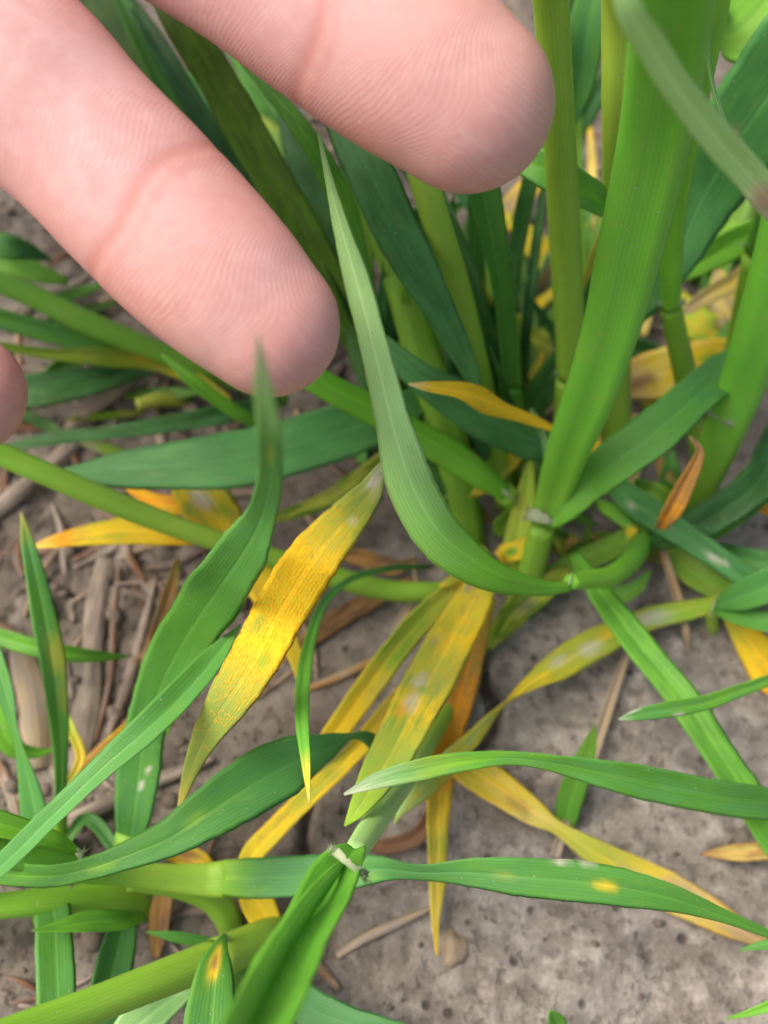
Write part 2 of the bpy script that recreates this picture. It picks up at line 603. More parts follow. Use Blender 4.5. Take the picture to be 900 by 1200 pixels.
def ligule(parent, px, py, h, w, tilt=0.0, hairs=6, frill=1.0):
    """thin pale membrane that rings the stem where a blade leaves it"""
    c = at(px, py, h)
    r = w / 2 * depth_of(c) / FPX
    rg = np.random.default_rng(int(px * 7 + py))
    view = CAMP - c
    view /= np.linalg.norm(view)
    axis = UP * math.cos(tilt) + RT * math.sin(tilt)
    axis = axis - view * (axis @ view)
    axis /= np.linalg.norm(axis)
    side = np.cross(axis, view)
    verts, faces = [], []
    m = 34
    for k in range(m):
        a = math.pi * (-0.25 + 1.5 * k / (m - 1))
        d = side * math.cos(a) + view * math.sin(a)
        top = frill * r * rg.uniform(0.12, 0.5)
        for (rad, hh) in ((1.02, -0.12), (1.06, 0.04), (1.09, top / r * 0.7), (1.15, top / r), (1.0, top / r * 0.6), (.98, -0.1)):
            verts.append(c + d * r * rad + axis * r * hh)
    q = 6
    for k in range(m - 1):
        for j in range(q):
            a, b = k * q + j, k * q + (j + 1) % q
            faces.append((a, b, b + q, a + q))
    faces.append(tuple(range(q)))
    faces.append(tuple(range((m - 1) * q, m * q))[::-1])
    for _ in range(hairs):                              # hairs of the auricles
        a = rg.choice([rg.uniform(-0.3, 0.6), rg.uniform(2.5, 3.4)])
        d = side * math.cos(a) + view * abs(math.sin(a))
        b0 = c + d * r * 1.1 + axis * rg.uniform(-0.2, 0.3) * r
        e = b0 + d * rg.uniform(0.5, 1.1) + axis * rg.uniform(-0.5, 0.6) + view * rg.uniform(0, 0.4)
        s1 = np.cross(d, view)
        s1 = s1 / (np.linalg.norm(s1) + 1e-6) * 0.05
        i0 = len(verts)
        verts += [b0 + s1, b0 - s1, b0 + view * 0.07, e]
        faces += [(i0, i0 + 1, i0 + 3), (i0 + 1, i0 + 2, i0 + 3), (i0 + 2, i0, i0 + 3), (i0, i0 + 2, i0 + 1)]
    return mesh_obj("ligule", verts, faces, M_LIG, parent, smooth=True)


# ------------------------------------------------------------------ the ground
def build_ground():
    n = 470
    s = np.linspace(-1, 1, n)
    gx = 115 * s + 30000 * np.sign(s) * np.abs(s) ** 31
    gy = 85 + 130 * s + 30000 * np.sign(s) * np.abs(s) ** 31
    X, Y = np.meshgrid(gx, gy)
    x, y = X.ravel(), Y.ravel()
    z = gz_np(x.copy(), y.copy())
    z = np.where((np.abs(x) > 400) | (np.abs(y - 85) > 400), -4.0, z)
    idx = np.arange(n * n).reshape(n, n)
    f = np.stack([idx[:-1, :-1], idx[:-1, 1:], idx[1:, 1:], idx[1:, :-1]], -1).reshape(-1, 4)
    crust_shade = np.clip((x + 12) / 22, 0, 1) * np.clip((98 - y) / 20, 0, 1)  # low over loose soil at left, and at the back for painted clump shade
    crust_shade = np.clip(crust_shade + 0.5 * (fbm(x / 14, y / 14, 71, 2) - 0.5), 0, 1)
    o = mesh_obj("ground", np.stack([x, y, z], 1), f.tolist(), soil_material(), attrs=dict(crust_shade=crust_shade))
    o["kind"] = "structure"
    # crumbs of soil
    rg = np.random.default_rng(5)
    V, F = [], []
    ico = np.array([(0, 0, 1), (.9, 0, .4), (.28, .85, .4), (-.72, .53, .4), (-.72, -.53, .4), (.28, -.85, .4), (.72, .53, -.4),
                    (-.28, .85, -.4), (-.9, 0, -.4), (-.28, -.85, -.4), (.72, -.53, -.4), (0, 0, -1)])
    icf = [(0, 1, 2), (0, 2, 3), (0, 3, 4), (0, 4, 5), (0, 5, 1), (1, 6, 2), (2, 7, 3), (3, 8, 4), (4, 9, 5), (5, 10, 1),
           (6, 7, 2), (7, 8, 3), (8, 9, 4), (9, 10, 5), (10, 6, 1), (11, 7, 6), (11, 8, 7), (11, 9, 8), (11, 10, 9), (11, 6, 10)]
    for k in range(2600):
        x, y = rg.uniform(-80, 80), rg.uniform(-25, 190)
        left = min(1, max(0, (-5 - x) / 25) + max(0, (y - 90) / 30))
        if rg.random() > 0.22 + 0.78 * left:
            continue
        r = min(2.4, 0.25 + rg.exponential(0.28) * (0.6 + left))
        v = ico * r * rg.uniform(0.65, 1.25, (12, 1)) * np.array([1, rg.uniform(.7, 1), rg.uniform(.5, .9)])
        v = v + np.array([x, y, gz(x, y) + r * 0.15])
        b = len(V)
        V += v.tolist()
        F += [(a + b, c + b, d + b) for a, c, d in icf]
    o = mesh_obj("soil_crumbs", V, F, M_CLOD, smooth=True)
    o["kind"] = "stuff"
    o["label"] = "crumbs of dry grey brown soil scattered over the ground"
    o["category"] = "soil crumbs"


build_ground()

# ------------------------------------------------------------------ the hand
def skin_material():
    m, nt = new_mat("skin")
    N = NT(nt)
    pos = N.n("ShaderNodeTexCoord").outputs["Object"]
    ph = N.attr("ridge").outputs["Fac"]
    amp = N.attr("ridge_amp").outputs["Fac"]
    red = N.attr("red").outputs["Fac"]
    crease = N.attr("crease").outputs["Fac"]
    w = N.noise(pos, 420, 2)
    fine = N.noise(pos, 2600, 3, 0.6)
    big = N.noise(pos, 120, 4, 0.6)
    phase = N.math('ADD', ph, N.math('MULTIPLY', w, 0.55))
    s = N.math('SINE', N.math('MULTIPLY', phase, 2 * math.pi / 0.46))
    s = N.math('MULTIPLY', s, N.step(fine, 0.25, 0.55, 0.35, 1.0))
    rid = N.math('MULTIPLY', s, amp)
    c = N.mix(N.step(N.math('ADD', N.math('MULTIPLY', big, 0.6), N.math('MULTIPLY', N.noise(pos, 700, 4), 0.4)), 0.38, 0.62), (0.575, 0.332, 0.318), (0.640, 0.402, 0.392))
    c = N.mix(N.math('MULTIPLY', red, 0.85), c, (0.63, 0.265, 0.20))
    c = N.mix(N.math('MULTIPLY', crease, 0.55), c, (0.52, 0.20, 0.15))
    c = N.mix(N.math('MULTIPLY', N.step(rid, -0.9, 0.2, 1, 0), N.math('MULTIPLY', amp, 0.07)), c, (0.55, 0.24, 0.18))
    c = N.mix(N.math('MULTIPLY', N.step(rid, 0.1, 0.9), N.math('MULTIPLY', amp, 0.07)), c, (0.86, 0.66, 0.58))
    vo = N.n("ShaderNodeTexVoronoi", feature='F1')
    N.put(vo.inputs["Vector"], pos)
    vo.inputs["Scale"].default_value = 260
    vs = N.n("ShaderNodeSeparateColor")
    N.put(vs.inputs[0], vo.outputs["Color"])
    spk = N.math('MULTIPLY', N.step(vo.outputs["Distance"], 0.03, 0.06, 1, 0), N.step(vs.outputs[0], 0.86, 0.88))
    c = N.mix(N.math('MULTIPLY', spk, 0.7), c, (0.85, 0.78, 0.66))
    p = N.n("ShaderNodeBsdfPrincipled")
    N.put(p.inputs["Base Color"], c)
    N.put(p.inputs["Roughness"], N.math('ADD', 0.50, N.math('MULTIPLY', fine, 0.16)))
    p.inputs["Specular IOR Level"].default_value = 0.3
    p.inputs["Subsurface Weight"].default_value = 0.28
    p.inputs["Subsurface Radius"].default_value = (1.0, 0.36, 0.2)
    p.inputs["Subsurface Scale"].default_value = 0.0016
    patch = N.step(N.noise(pos, 190, 2), 0.35, 0.6, 0.25, 1.0)
    h = N.math('ADD', N.math('MULTIPLY', N.math('MULTIPLY', rid, patch), 0.20), N.math('MULTIPLY', fine, 0.35))
    N.put(p.inputs["Normal"], N.bump(h, 0.00005, 0.8))
    out = N.n("ShaderNodeOutputMaterial")
    nt.links.new(p.outputs[0], out.inputs[0])
    return m


def build_hand():
    # joint chains: photo pixel, distance along the lens axis in mm, half width in pixels
    D = 92
    chains = dict(
        middle=[(548, 121, D, 103), (500, 84, D, 112), (440, 44, D, 115), (375, 2, D, 112), (305, -46, D, 108), (235, -92, D, 109),
                (120, -170, D, 118), (0, -250, D, 118), (-110, -325, D, 122), (-240, -410, D + 3, 132)],
        ring=[(315, 381, D, 86), (277, 345, D, 97), (220, 290, D, 105), (160, 228, D, 107), (96, 163, D, 106), (35, 105, D, 115),
              (-70, 10, D, 117), (-170, -75, D, 116), (-260, -150, D, 120), (-380, -245, D + 3, 132)],
        little=[(-44, 461, D + 4, 75), (-80, 446, D + 4, 84), (-130, 415, D + 4, 88), (-200, 372, D + 4, 88), (-290, 310, D + 4, 92), (-370, 240, D + 4, 98),
                (-450, 150, D + 4, 104), (-540, 20, D + 5, 122)],
        index=[(330, -345, D + 6, 96), (270, -385, D + 7, 108), (190, -420, D + 8, 112), (90, -455, D + 8, 114), (-30, -490, D + 6, 120), (-160, -540, D + 4, 128)],
        thumb=[(60, -980, D - 6, 108), (0, -990, D - 4, 122), (-120, -1000, D - 2, 128), (-260, -1000, D, 132), (-420, -960, D + 3, 150), (-620, -860, D + 5, 170)],
        palm_a=[(-160, -540, D + 4, 128), (-300, -610, D + 5, 150), (-480, -720, D + 6, 170), (-720, -860, D + 8, 190)],
        palm_b=[(-240, -410, D + 3, 132), (-400, -510, D + 6, 150), (-560, -620, D + 8, 165), (-760, -800, D + 8, 190)],
        palm_c=[(-380, -245, D + 3, 132), (-500, -360, D + 6, 150), (-650, -520, D + 8, 165), (-800, -760, D + 8, 190)],
        palm_d=[(-540, 20, D + 5, 122), (-640, -140, D + 6, 145), (-740, -380, D + 6, 165), (-840, -700, D + 8, 190)],
        palm_e=[(-300, -610, D + 6, 130), (-450, -420, D + 7, 130), (-600, -200, D + 7, 120)],
        wrist=[(-700, -780, D + 8, 210), (-860, -900, D + 8, 230), (-1060, -1080, D + 8, 235), (-1500, -1480, D + 8, 260), (-1900, -1850, D + 8, 290)])
    verts, faces = [], []
    lines = {}
    for key, ch in chains.items():
        P = np.array([atd(a, b, d) for a, b, d, r in ch])
        R = np.array([r * d / FPX for a, b, d, r in ch])
        PR = catmull(np.hstack([P, R[:, None]]), 8)
        C, R = PR[:, :3], PR[:, 3]
        lines[key] = (C, R)
        T = np.gradient(C, axis=0)
        T /= np.linalg.norm(T, axis=1)[:, None]
        # rounded ends
        ringsC, ringsR, ringsT = [], [], []
        for a in np.linspace(0.06, 1, 9)[:-1]:
            ang = a * math.pi / 2
            ringsC.append(C[0] - T[0] * R[0] * math.cos(ang)); ringsR.append(R[0] * math.sin(ang)); ringsT.append(T[0])
        for c, r, t in zip(C, R, T):
            ringsC.append(c); ringsR.append(r); ringsT.append(t)
        for a in np.linspace(1, 0.06, 9)[1:]:
            ang = a * math.pi / 2
            ringsC.append(C[-1] + T[-1] * R[-1] * math.cos(ang)); ringsR.append(R[-1] * math.sin(ang)); ringsT.append(T[-1])
        m = 24
        base = len(verts)
        for c, r, t in zip(ringsC, ringsR, ringsT):
            v = CAMP - c
            v = v / np.linalg.norm(v)
            s = np.cross(t, v); s /= np.linalg.norm(s)
            v = np.cross(s, t)
            deep = 0.86 if key in ('middle', 'ring', 'little', 'index') else 0.8
            for k in range(m):
                a = 2 * math.pi * k / m
                verts.append(c + s * r * math.cos(a) + v * r * math.sin(a) * deep)
        nr = len(ringsC)
        for i in range(nr - 1):
            for k in range(m):
                a, b = base + i * m, base + (i + 1) * m
                faces.append((a + k, a + (k + 1) % m, b + (k + 1) % m, b + k))
        faces.append(tuple(base + k for k in range(m - 1, -1, -1)))
        faces.append(tuple(base + (nr - 1) * m + k for k in range(m)))
    me = bpy.data.meshes.new("raw")
    me.from_pydata(verts, [], faces)
    tmp = bpy.data.objects.new("raw", me)
    COL.objects.link(tmp)
    md = tmp.modifiers.new("r", 'REMESH')
    md.mode = 'VOXEL'
    md.voxel_size = 0.75
    sm = tmp.modifiers.new("s", 'SMOOTH')
    sm.factor = 0.5
    sm.iterations = 14
    dg = bpy.context.evaluated_depsgraph_get()
    ev = bpy.data.meshes.new_from_object(tmp.evaluated_get(dg))
    bpy.data.objects.remove(tmp)
    nv = len(ev.vertices)
    co = np.empty(nv * 3, np.float32)
    ev.vertices.foreach_get("co", co)
    co = co.reshape(-1, 3).astype(float)
    nl = np.empty(nv * 3, np.float32)
    ev.vertices.foreach_get("normal", nl)
    nl = nl.reshape(-1, 3).astype(float)
    ph, red, crease, amp = np.zeros(nv), np.zeros(nv), np.zeros(nv), np.zeros(nv)
    best = np.full(nv, 1e9)
    push = np.zeros(nv)
    joints = dict(middle=(22.5, 47), ring=(21.5, 46), little=(17, 36), index=(19, 40))
    for key in ('middle', 'ring', 'little', 'index'):
        C, R = lines[key]
        arc = np.concatenate([[0], np.cumsum(np.linalg.norm(np.diff(C, axis=0), axis=1))])
        dmin = np.full(nv, 1e9); s = np.zeros(nv); cc = np.zeros(nv); pal = np.zeros(nv)
        for i in range(len(C) - 1):
            d = C[i + 1] - C[i]
            L = np.linalg.norm(d)
            t0 = ((co - C[i]) @ d) / L ** 2
            t = np.clip(t0, -3 if i == 0 else 0, 1)
            q = C[i] + d * np.clip(t, 0, 1)[:, None]
            dist = np.linalg.norm(co - q, axis=1)
            v = CAMP - C[i]; v /= np.linalg.norm(v)
            sd_ = np.cross(d / L, v); sd_ /= np.linalg.norm(sd_)
            mk = dist < dmin
            dmin[mk] = dist[mk]
            s[mk] = (arc[i] + t * L)[mk]
            cc[mk] = ((co - q) @ sd_)[mk]
            pal[mk] = ((co - q) @ v)[mk]
        s = s + R[0]
        on = (dmin - R[0] * 1.15) < best
        score = dmin - np.interp(s - R[0], arc, R)
        mk = score < best
        best[mk] = score[mk]
        k = np.interp(s, [0, 8, 20, 40], [0.10, 0.075, 0.028, 0.01])
        lean = 0.22 if key == 'middle' else (-0.12 if key == 'ring' else 0.1)
        p = s - k * cc ** 2 + lean * cc * np.interp(s, [4, 18], [0, 1]) + 1.2 * np.sin(s * 0.33 + cc * 0.27)
        cr = np.zeros(nv); pu = np.zeros(nv)
        for j, sj in enumerate(joints[key]):
            ln = s - sj - 0.10 * cc - 0.5 * np.sin(cc * 0.55 + j)
            cr = np.maximum(cr, np.exp(-(ln / 0.75) ** 2) * (pal > -1))
            cr = np.maximum(cr, 0.55 * np.exp(-((ln + 1.6) / 0.5) ** 2) * (pal > -1))
            pu = np.maximum(pu, 0.10 * np.exp(-(ln / 0.7) ** 2) + 0.06 * np.exp(-(ln / 4.5) ** 2))
        pu = pu * np.clip((pal + 2) / 4, 0, 1) - 0.25 * np.exp(-((s - 10) / 7) ** 2) * np.clip(pal / 6, 0, 1)
        rd = 0.85 * np.exp(-(np.maximum(s, 0) / 5.5) ** 2) + 0.55 * np.clip((np.abs(cc) / 8.3), 0, 1) ** 3 + 0.30 * np.exp(-((s - 15) / 6) ** 2)
        ph[mk], red[mk], crease[mk], push[mk] = p[mk], np.clip(rd, 0, 1)[mk], cr[mk], pu[mk]
        amp[mk] = (np.interp(s, [0, 3, 6, 24, 30, 60], [0.15, 0.35, 1, 1, 0.8, 0.45]) * np.clip((pal + 3) / 4, 0, 1) * (1 - 0.8 * cr))[mk]
    co = co - nl * push[:, None]
    fc = [tuple(p.vertices) for p in ev.polygons]
    bpy.data.meshes.remove(ev)
    o = mesh_obj("hand", co, fc, skin_material(), origin=atd(-500, -500, D + 8),
                 attrs=dict(ridge=ph, ridge_amp=amp, red=red, crease=crease))
    o["label"] = "bare open hand reaching in from the top left, palm up, fingers among the leaves"
    o["category"] = "hand"


build_hand()

# ------------------------------------------------------------------ the plants
G_MAIN = "wheat shoots of the dense clump"

# tall near shoot on the right
t = shoot("thick bright green shoot rising blurred toward the lens right of the fingers", 612, 706, G_MAIN)
stem(t, [(610, 706, 0, 34), (622, 668, 8, 31), (636, 616, 18, 30)], [(0, 'yg'), (1, 'sg')])
stem(t, [(637, 614, 18.5, 33), (650, 575, 25, 42), (668, 520, 36, 52), (690, 465, 46, 60), (714, 390, 57, 66), (736, 300, 69, 76), (769, 150, 86, 86),
         (788, 0, 102, 100), (800, -160, 114, 130)], [(0, 'sg'), (.2, 'mg'), (1, 'mg')], 'mg', name="leaf_sheath", flat=0.42, ring=0.3)
ligule(t, 635, 611, 19, 38, 0.2, 16, 1.7)
leaf(t, [(643, 614, 20, 14), (660, 598, 23, 34), (690, 568, 27, 48), (720, 543, 31, 56), (770, 505, 34, 60), (815, 466, 33, 52), (845, 441, 29, 50), (880, 415, 25, 44), (915, 392, 22, 26), (945, 375, 20, 4)],
     [(0, 'bg'), (.15, 'g'), (.5, 'dg'), (1, 'g')], 'g', roll=12, fold=0.22)
leaf(t, [(715, -110, 112, 20), (735, 0, 107, 32), (765, 55, 103, 40), (800, 110, 99, 43), (840, 160, 95, 42), (880, 205, 91, 40), (910, 240, 88, 40), (960, 300, 80, 20), (985, 330, 75, 4)],
     [(0, 'lg'), (.4, 'lg'), (.55, 'lg'), (.68, 'w'), (.72, 'lg'), (1, 'tg')], 'lg', roll=-34, fold=0.15, spots=[(.62, .2, 2.2, 'be')])
leaf(t, [(608, 655, 6, 6), (590, 650, 9, 22), (612, 643, 11, 26), (632, 630, 11, 18), (640, 600, 10, 10)], [(0, 'y'), (1, 'gy')], 'y', spots=[(.35, 0, 1.3, 'g')], label="small curled yellow leaf at the shoot base", mat=M_DRY)

# second near shoot with collar
t = shoot("slim green shoot with pale collar just right of the thick blurred shoot", 822, 545, G_MAIN)
stem(t, [(822, 545, 0, 22), (812, 490, 10, 25), (803, 440, 20, 27), (793, 395, 28, 26), (786, 360, 34, 25)], [(0, 'yg'), (1, 'sg')])
stem(t, [(786, 358, 34.5, 24), (786, 330, 39, 25), (789, 270, 48, 26), (799, 180, 62, 34), (818, 70, 78, 44), (836, -60, 94, 60)], 'bg', 'g', name="leaf_sheath")
ligule(t, 786, 357, 34.5, 30, 0.0, 8)
leaf(t, [(772, 357, 33, 10), (752, 372, 32, 14), (748, 366, 33, 24), (770, 335, 36, 40), (797, 287, 40, 62), (825, 228, 46, 88), (860, 170, 54, 106), (905, 105, 62, 118), (960, 30, 70, 110), (1040, -60, 76, 40)],
     [(0, 'g'), (.15, 'dg'), (1, 'dg')], 'tg', roll=-10, fold=0.12, spots=[(.55, -.15, 1.2, 'be'), (.62, .3, .6, 'w'), (.5, .5, .5, 'w'), (.7, .1, .5, 'w'), (.45, .1, .4, 'w')], label="broad dark dusty leaf")
leaf(t, [(846, -20, 88, 14), (830, 45, 84, 10), (833, 95, 80, 10), (848, 145, 76, 10), (862, 178, 72, 3)], [(0, 'tg'), (1, 'lg')], roll=62, fold=0.5)
leaf(t, [(800, 60, 60, 10), (830, 40, 58, 40), (862, 40, 56, 90), (900, 0, 58, 100), (960, -90, 60, 60)], [(0, 'g'), (1, 'sg')], 'bg', roll=12, fold=.2, spots=[(.3, .3, 5, 'ol', .7)])

# yellow green straight stem under the finger edge
t = shoot("straight yellow green shoot just right of the upper fingertip", 655, 602, G_MAIN)
stem(t, [(655, 602, 0, 26), (661, 520, 14, 28), (666, 442, 27, 29)], [(0, 'yg'), (1, 'yg')])
stem(t, [(666, 440, 27.5, 28), (667, 380, 37, 34), (662, 280, 52, 38), (655, 150, 70, 38), (645, 0, 86, 42), (632, -140, 100, 46)], 'yg', 'sg', name="leaf_sheath")
ligule(t, 666, 438, 28, 28, 0, 3, 0.5)
leaf(t, [(657, 545, 15, 16), (640, 524, 21, 44), (612, 510, 24, 54), (572, 490, 29, 56), (528, 464, 34, 48), (488, 438, 38, 36), (450, 404, 40, 22), (430, 385, 40, 5)], 'dg', 'tg', roll=8, fold=.15)
leaf(t, [(640, 540, 24, 9), (636, 514, 26, 12), (628, 492, 28, 10), (622, 480, 30, 4)], 'lg', 'tg', roll=-30, fold=.6)

# neighbour stem behind the thick shoot
t = shoot("pale yellow green shoot standing half hidden behind the thick blurred shoot", 722, 560, G_MAIN)
stem(t, [(722, 562, 0, 30), (722, 500, 11, 34), (722, 400, 27, 32), (722, 280, 45, 32), (723, 140, 66, 36), (727, 0, 80, 44), (732, -120, 94, 46)], [(0, 'yg'), (.5, 'yg'), (1, 'gy')], 'yg')
leaf(t, [(722, 250, 50, 16), (700, 234, 54, 34), (680, 222, 57, 40), (645, 202, 60, 44), (612, 186, 60, 32), (570, 166, 57, 16), (545, 155, 54, 3)], [(0, 'bg'), (1, 'g')], 'tg', roll=10, fold=.3)
leaf(t, [(712, 556, 9, 14), (735, 582, 12, 34), (765, 603, 13, 40), (800, 626, 14, 33), (850, 660, 14, 29), (890, 688, 13, 26), (930, 716, 11, 14), (950, 730, 9, 3)],
     'dg', 'tg', roll=-18, fold=.12, spots=[(.56, .2, 1.2, 'w', .9), (.6, .0, .9, 'w', .8), (.36, .1, 1.2, 'sk', .6), (.2, .3, .8, 'w', .7)], label="dark leaf with a white scraped patch")
leaf(t, [(720, 532, 17, 14), (705, 528, 18, 18), (680, 518, 20, 19), (655, 506, 25, 17), (610, 488, 32, 20), (575, 473, 38, 28), (540, 461, 43, 27), (505, 455, 46, 20), (479, 450, 47, 3)],
     [(0, 'y'), (.6, 'y'), (.93, 'y'), (1, 'w')], 'y', rust=[(0, .1), (.3, .4), (.6, .55), (.9, .3), (1, 0)], roll=-30, fold=.1, wav=.9, label="narrow yellow leaf tip covered in rust", mat=M_RUST)
leaf(t, [(700, 588, 6, 10), (715, 598, 8, 18), (735, 612, 9, 17), (748, 622, 9, 6)], 'bg', 'g', roll=10)
leaf(t, [(735, 632, 8, 4), (740, 622, 9, 14), (746, 612, 9, 12), (750, 604, 9, 4)], 'y', 'gy', roll=5, label="tiny yellow leaf tip", mat=M_DRY)

# stem between finger and ribbon leaf
t = shoot("straight yellow green shoot emerging below the upper fingertip", 592, 590, G_MAIN)
stem(t, [(592, 590, 0, 24), (580, 530, 10, 28), (562, 450, 24, 32), (537, 345, 42, 33), (514, 270, 54, 34), (490, 190, 62, 34), (470, 120, 66, 34)], [(0, 'yg'), (1, 'yg')], 'sg')
leaf(t, [(590, 520, 8, 20), (584, 465, 18, 38), (572, 410, 26, 44), (553, 350, 34, 44), (533, 290, 40, 40), (512, 230, 44, 30), (500, 190, 46, 8)], 'dd', 'dg', roll=28, fold=.3)

# dark folded shoot
t = shoot("dark green folded shoot below the tip of the upper finger", 604, 565, G_MAIN)
stem(t, [(604, 566, 0, 24), (601, 500, 12, 28), (598, 450, 22, 27)], [(0, 'yg'), (.5, 'sg'), (1, 'g')])
leaf(t, [(598, 455, 22, 25), (594, 400, 30, 25), (588, 350, 38, 26), (577, 290, 47, 30), (566, 235, 54, 40), (556, 180, 60, 38), (545, 120, 64, 20)], [(0, 'g'), (1, 'dg')], 'g', fold=.8, roll=-12)
leaf(t, [(604, 480, 12, 12), (600, 400, 20, 20), (601, 340, 28, 24), (612, 270, 36, 24), (626, 205, 44, 22), (645, 130, 50, 10)], 'dd', 'dg', roll=30, fold=.5)
leaf(t, [(610, 450, 9, 10), (616, 380, 18, 16), (624, 310, 24, 14), (632, 250, 29, 12), (640, 190, 33, 4)], 'dd', 'dg', roll=-20, fold=.5)
leaf(t, [(606, 520, 8, 16), (622, 480, 14, 34), (645, 440, 18, 38), (668, 404, 20, 20), (680, 385, 20, 4)], 'dd', 'g', roll=-25, fold=.25)

# broad dim stem
t = shoot("thick dim yellow green shoot between the ribbon leaf and the fingertips", 545, 640, G_MAIN)
stem(t, [(548, 645, 0, 44), (540, 590, 8, 44), (522, 500, 20, 44), (497, 420, 28, 44), (472, 335, 36, 42), (442, 250, 43, 38), (412, 160, 48, 34)], [(0, 'ol'), (.3, 'sg'), (1, 'sg')], 'ol')  # olive at the foot paints the shade low in the clump onto the stem
leaf(t, [(568, 478, 34, 5), (553, 440, 38, 20), (530, 394, 43, 34), (502, 338, 49, 46), (466, 272, 55, 56), (433, 200, 60, 60), (405, 140, 62, 50), (380, 80, 62, 16)], 'dg', 'dd', roll=4, fold=.1)
leaf(t, [(470, 290, 20, 20), (508, 370, 22, 52), (540, 440, 20, 54), (562, 505, 15, 30), (570, 540, 12, 6)], 'dg', 'dd', roll=8, fold=.15)
leaf(t, [(545, 620, 6, 16), (500, 560, 14, 40), (455, 480, 20, 46), (425, 400, 24, 40), (405, 330, 26, 8)], 'dd', 'g', roll=10, fold=.2)
leaf(t, [(500, 462, 22, 30), (460, 484, 25, 56), (400, 506, 27, 70), (350, 521, 28, 76), (300, 534, 28, 76), (250, 542, 28, 70), (190, 547, 27, 60), (130, 551, 25, 42), (95, 553, 24, 24), (65, 552, 23, 4)],
     [(0, 'tg'), (1, 'tg')], 'dg', roll=-14, fold=.06, label="broad dark blue green leaf lying across the left")
# the rusted leaf in the middle of the picture
leaf(t, [(476, 515, 40, 8), (446, 552, 43, 16), (432, 578, 43, 34), (408, 607, 43, 50), (384, 634, 42, 59), (362, 664, 41, 64), (340, 698, 45, 67), (314, 744, 46, 67), (288, 790, 44, 61),
         (262, 829, 41, 52), (242, 862, 37, 38), (226, 897, 33, 22), (215, 930, 30, 11), (208, 958, 27, 4)],
     [(0, 'w'), (.08, 'gr'), (.26, 'gr'), (.35, 'y'), (.58, 'y'), (.70, 'gr'), (.9, 'gr'), (1, 'y')],
     [(0, 'w'), (.12, 'w'), (.2, 'gy'), (.36, 'y'), (.58, 'y'), (.72, 'gr'), (.88, 'gr'), (1, 'yy')],
     rust=[(0, 0), (.19, .1), (.27, .4), (.36, .78), (.52, .85), (.64, .6), (.76, .42), (.84, .12), (.92, 0)], roll=[(0, 20), (.4, -6), (1, -16)], fold=.08, wav=.2, per=10,
     spots=[(.1, .1, 2.4, 'w', .45), (.16, .3, 1.0, 'w'), (.15, .0, .8, 'w'), (.24, -.3, .7, 'w'), (.55, .5, 1.4, 'gy'), (.6, -.35, 1.2, 'sg', .7)], label="wide yellow leaf peppered with orange rust", mat=M_RUST)
leaf(t, [(505, 664, 6, 5), (480, 664, 9, 7), (450, 667, 12, 8), (412, 678, 15, 8), (382, 704, 18, 10), (366, 742, 25, 14), (357, 790, 31, 18), (355, 840, 37, 18), (359, 890, 40, 13), (363, 943, 40, 2)],
     [(0, 'dd'), (.35, 'dg'), (.55, 'g'), (.9, 'mg'), (.965, 'y'), (1, 'yy')], 'g', roll=[(0, 20), (1, -25)], fold=.35)

# the ribbon leaf
t = shoot("short curved shoot whose long pale ribbon leaf arches up between the fingers", 760, 585, G_MAIN)
stem(t, [(762, 585, 0, 16), (757, 620, 6, 20), (744, 652, 13, 25), (718, 674, 20, 25), (690, 679, 25, 22), (668, 682, 29, 18)], [(0, 'sg'), (.4, 'g'), (1, 'bg')], 'g')
ligule(t, 668, 682, 29, 15, -1.2, 8, 0.8)
leaf(t, [(668, 686, 29, 14), (640, 687, 33, 22), (592, 676, 40, 40), (552, 655, 45, 56), (514, 624, 50, 62), (483, 572, 55, 59), (463, 510, 60, 48), (449, 452, 63, 41), (433, 388, 66, 35),
         (416, 325, 68, 33), (398, 263, 70, 22), (384, 205, 71, 10), (373, 155, 71, 3)], [(0, 'bg'), (.25, 'bg'), (.5, 'lg'), (1, 'lg')], [(0, 'g'), (.3, 'bg'), (.55, 'lg'), (1, 'lg')],
     roll=[(0, -24), (.3, -10), (.55, 14), (1, 10)], fold=[(0, -.3), (.5, -.12), (1, -.3)], curl=-.12, per=9, label="long pale green ribbon leaf bent at the middle")
leaf(t, [(672, 648, 12, 12), (692, 678, 14, 26), (715, 712, 15, 34), (755, 765, 17, 38), (800, 820, 18, 40), (840, 880, 19, 42), (875, 932, 18, 44), (912, 988, 17, 44), (960, 1060, 14, 30), (990, 1105, 12, 4)],
     [(0, 'g'), (1, 'g')], 'bg', roll=14, fold=.18)

# bright slanted sheath
t = shoot("bright green slanting shoot passing under the ribbon leaf", 632, 622, G_MAIN)
stem(t, [(634, 624, 0, 20), (612, 598, 8, 24), (592, 578, 15, 26)], [(0, 'yg'), (1, 'sg')])
ligule(t, 592, 578, 15.5, 22, 0.7, 5, .7)
leaf(t, [(594, 578, 16, 22), (570, 559, 20, 34), (530, 533, 24, 38), (490, 509, 28, 38), (440, 480, 33, 38), (390, 455, 38, 38), (340, 425, 42, 34), (270, 385, 44, 20), (230, 360, 44, 4)], 'bg', 'bg', roll=-12, fold=-.25)
leaf(t, [(575, 574, 12, 6), (555, 576, 12, 14), (530, 579, 12, 12), (505, 582, 11, 4)], [(0, 'y'), (.5, 'gy'), (1, 'tg')], roll=12, label="tiny yellow leaf with green tip")

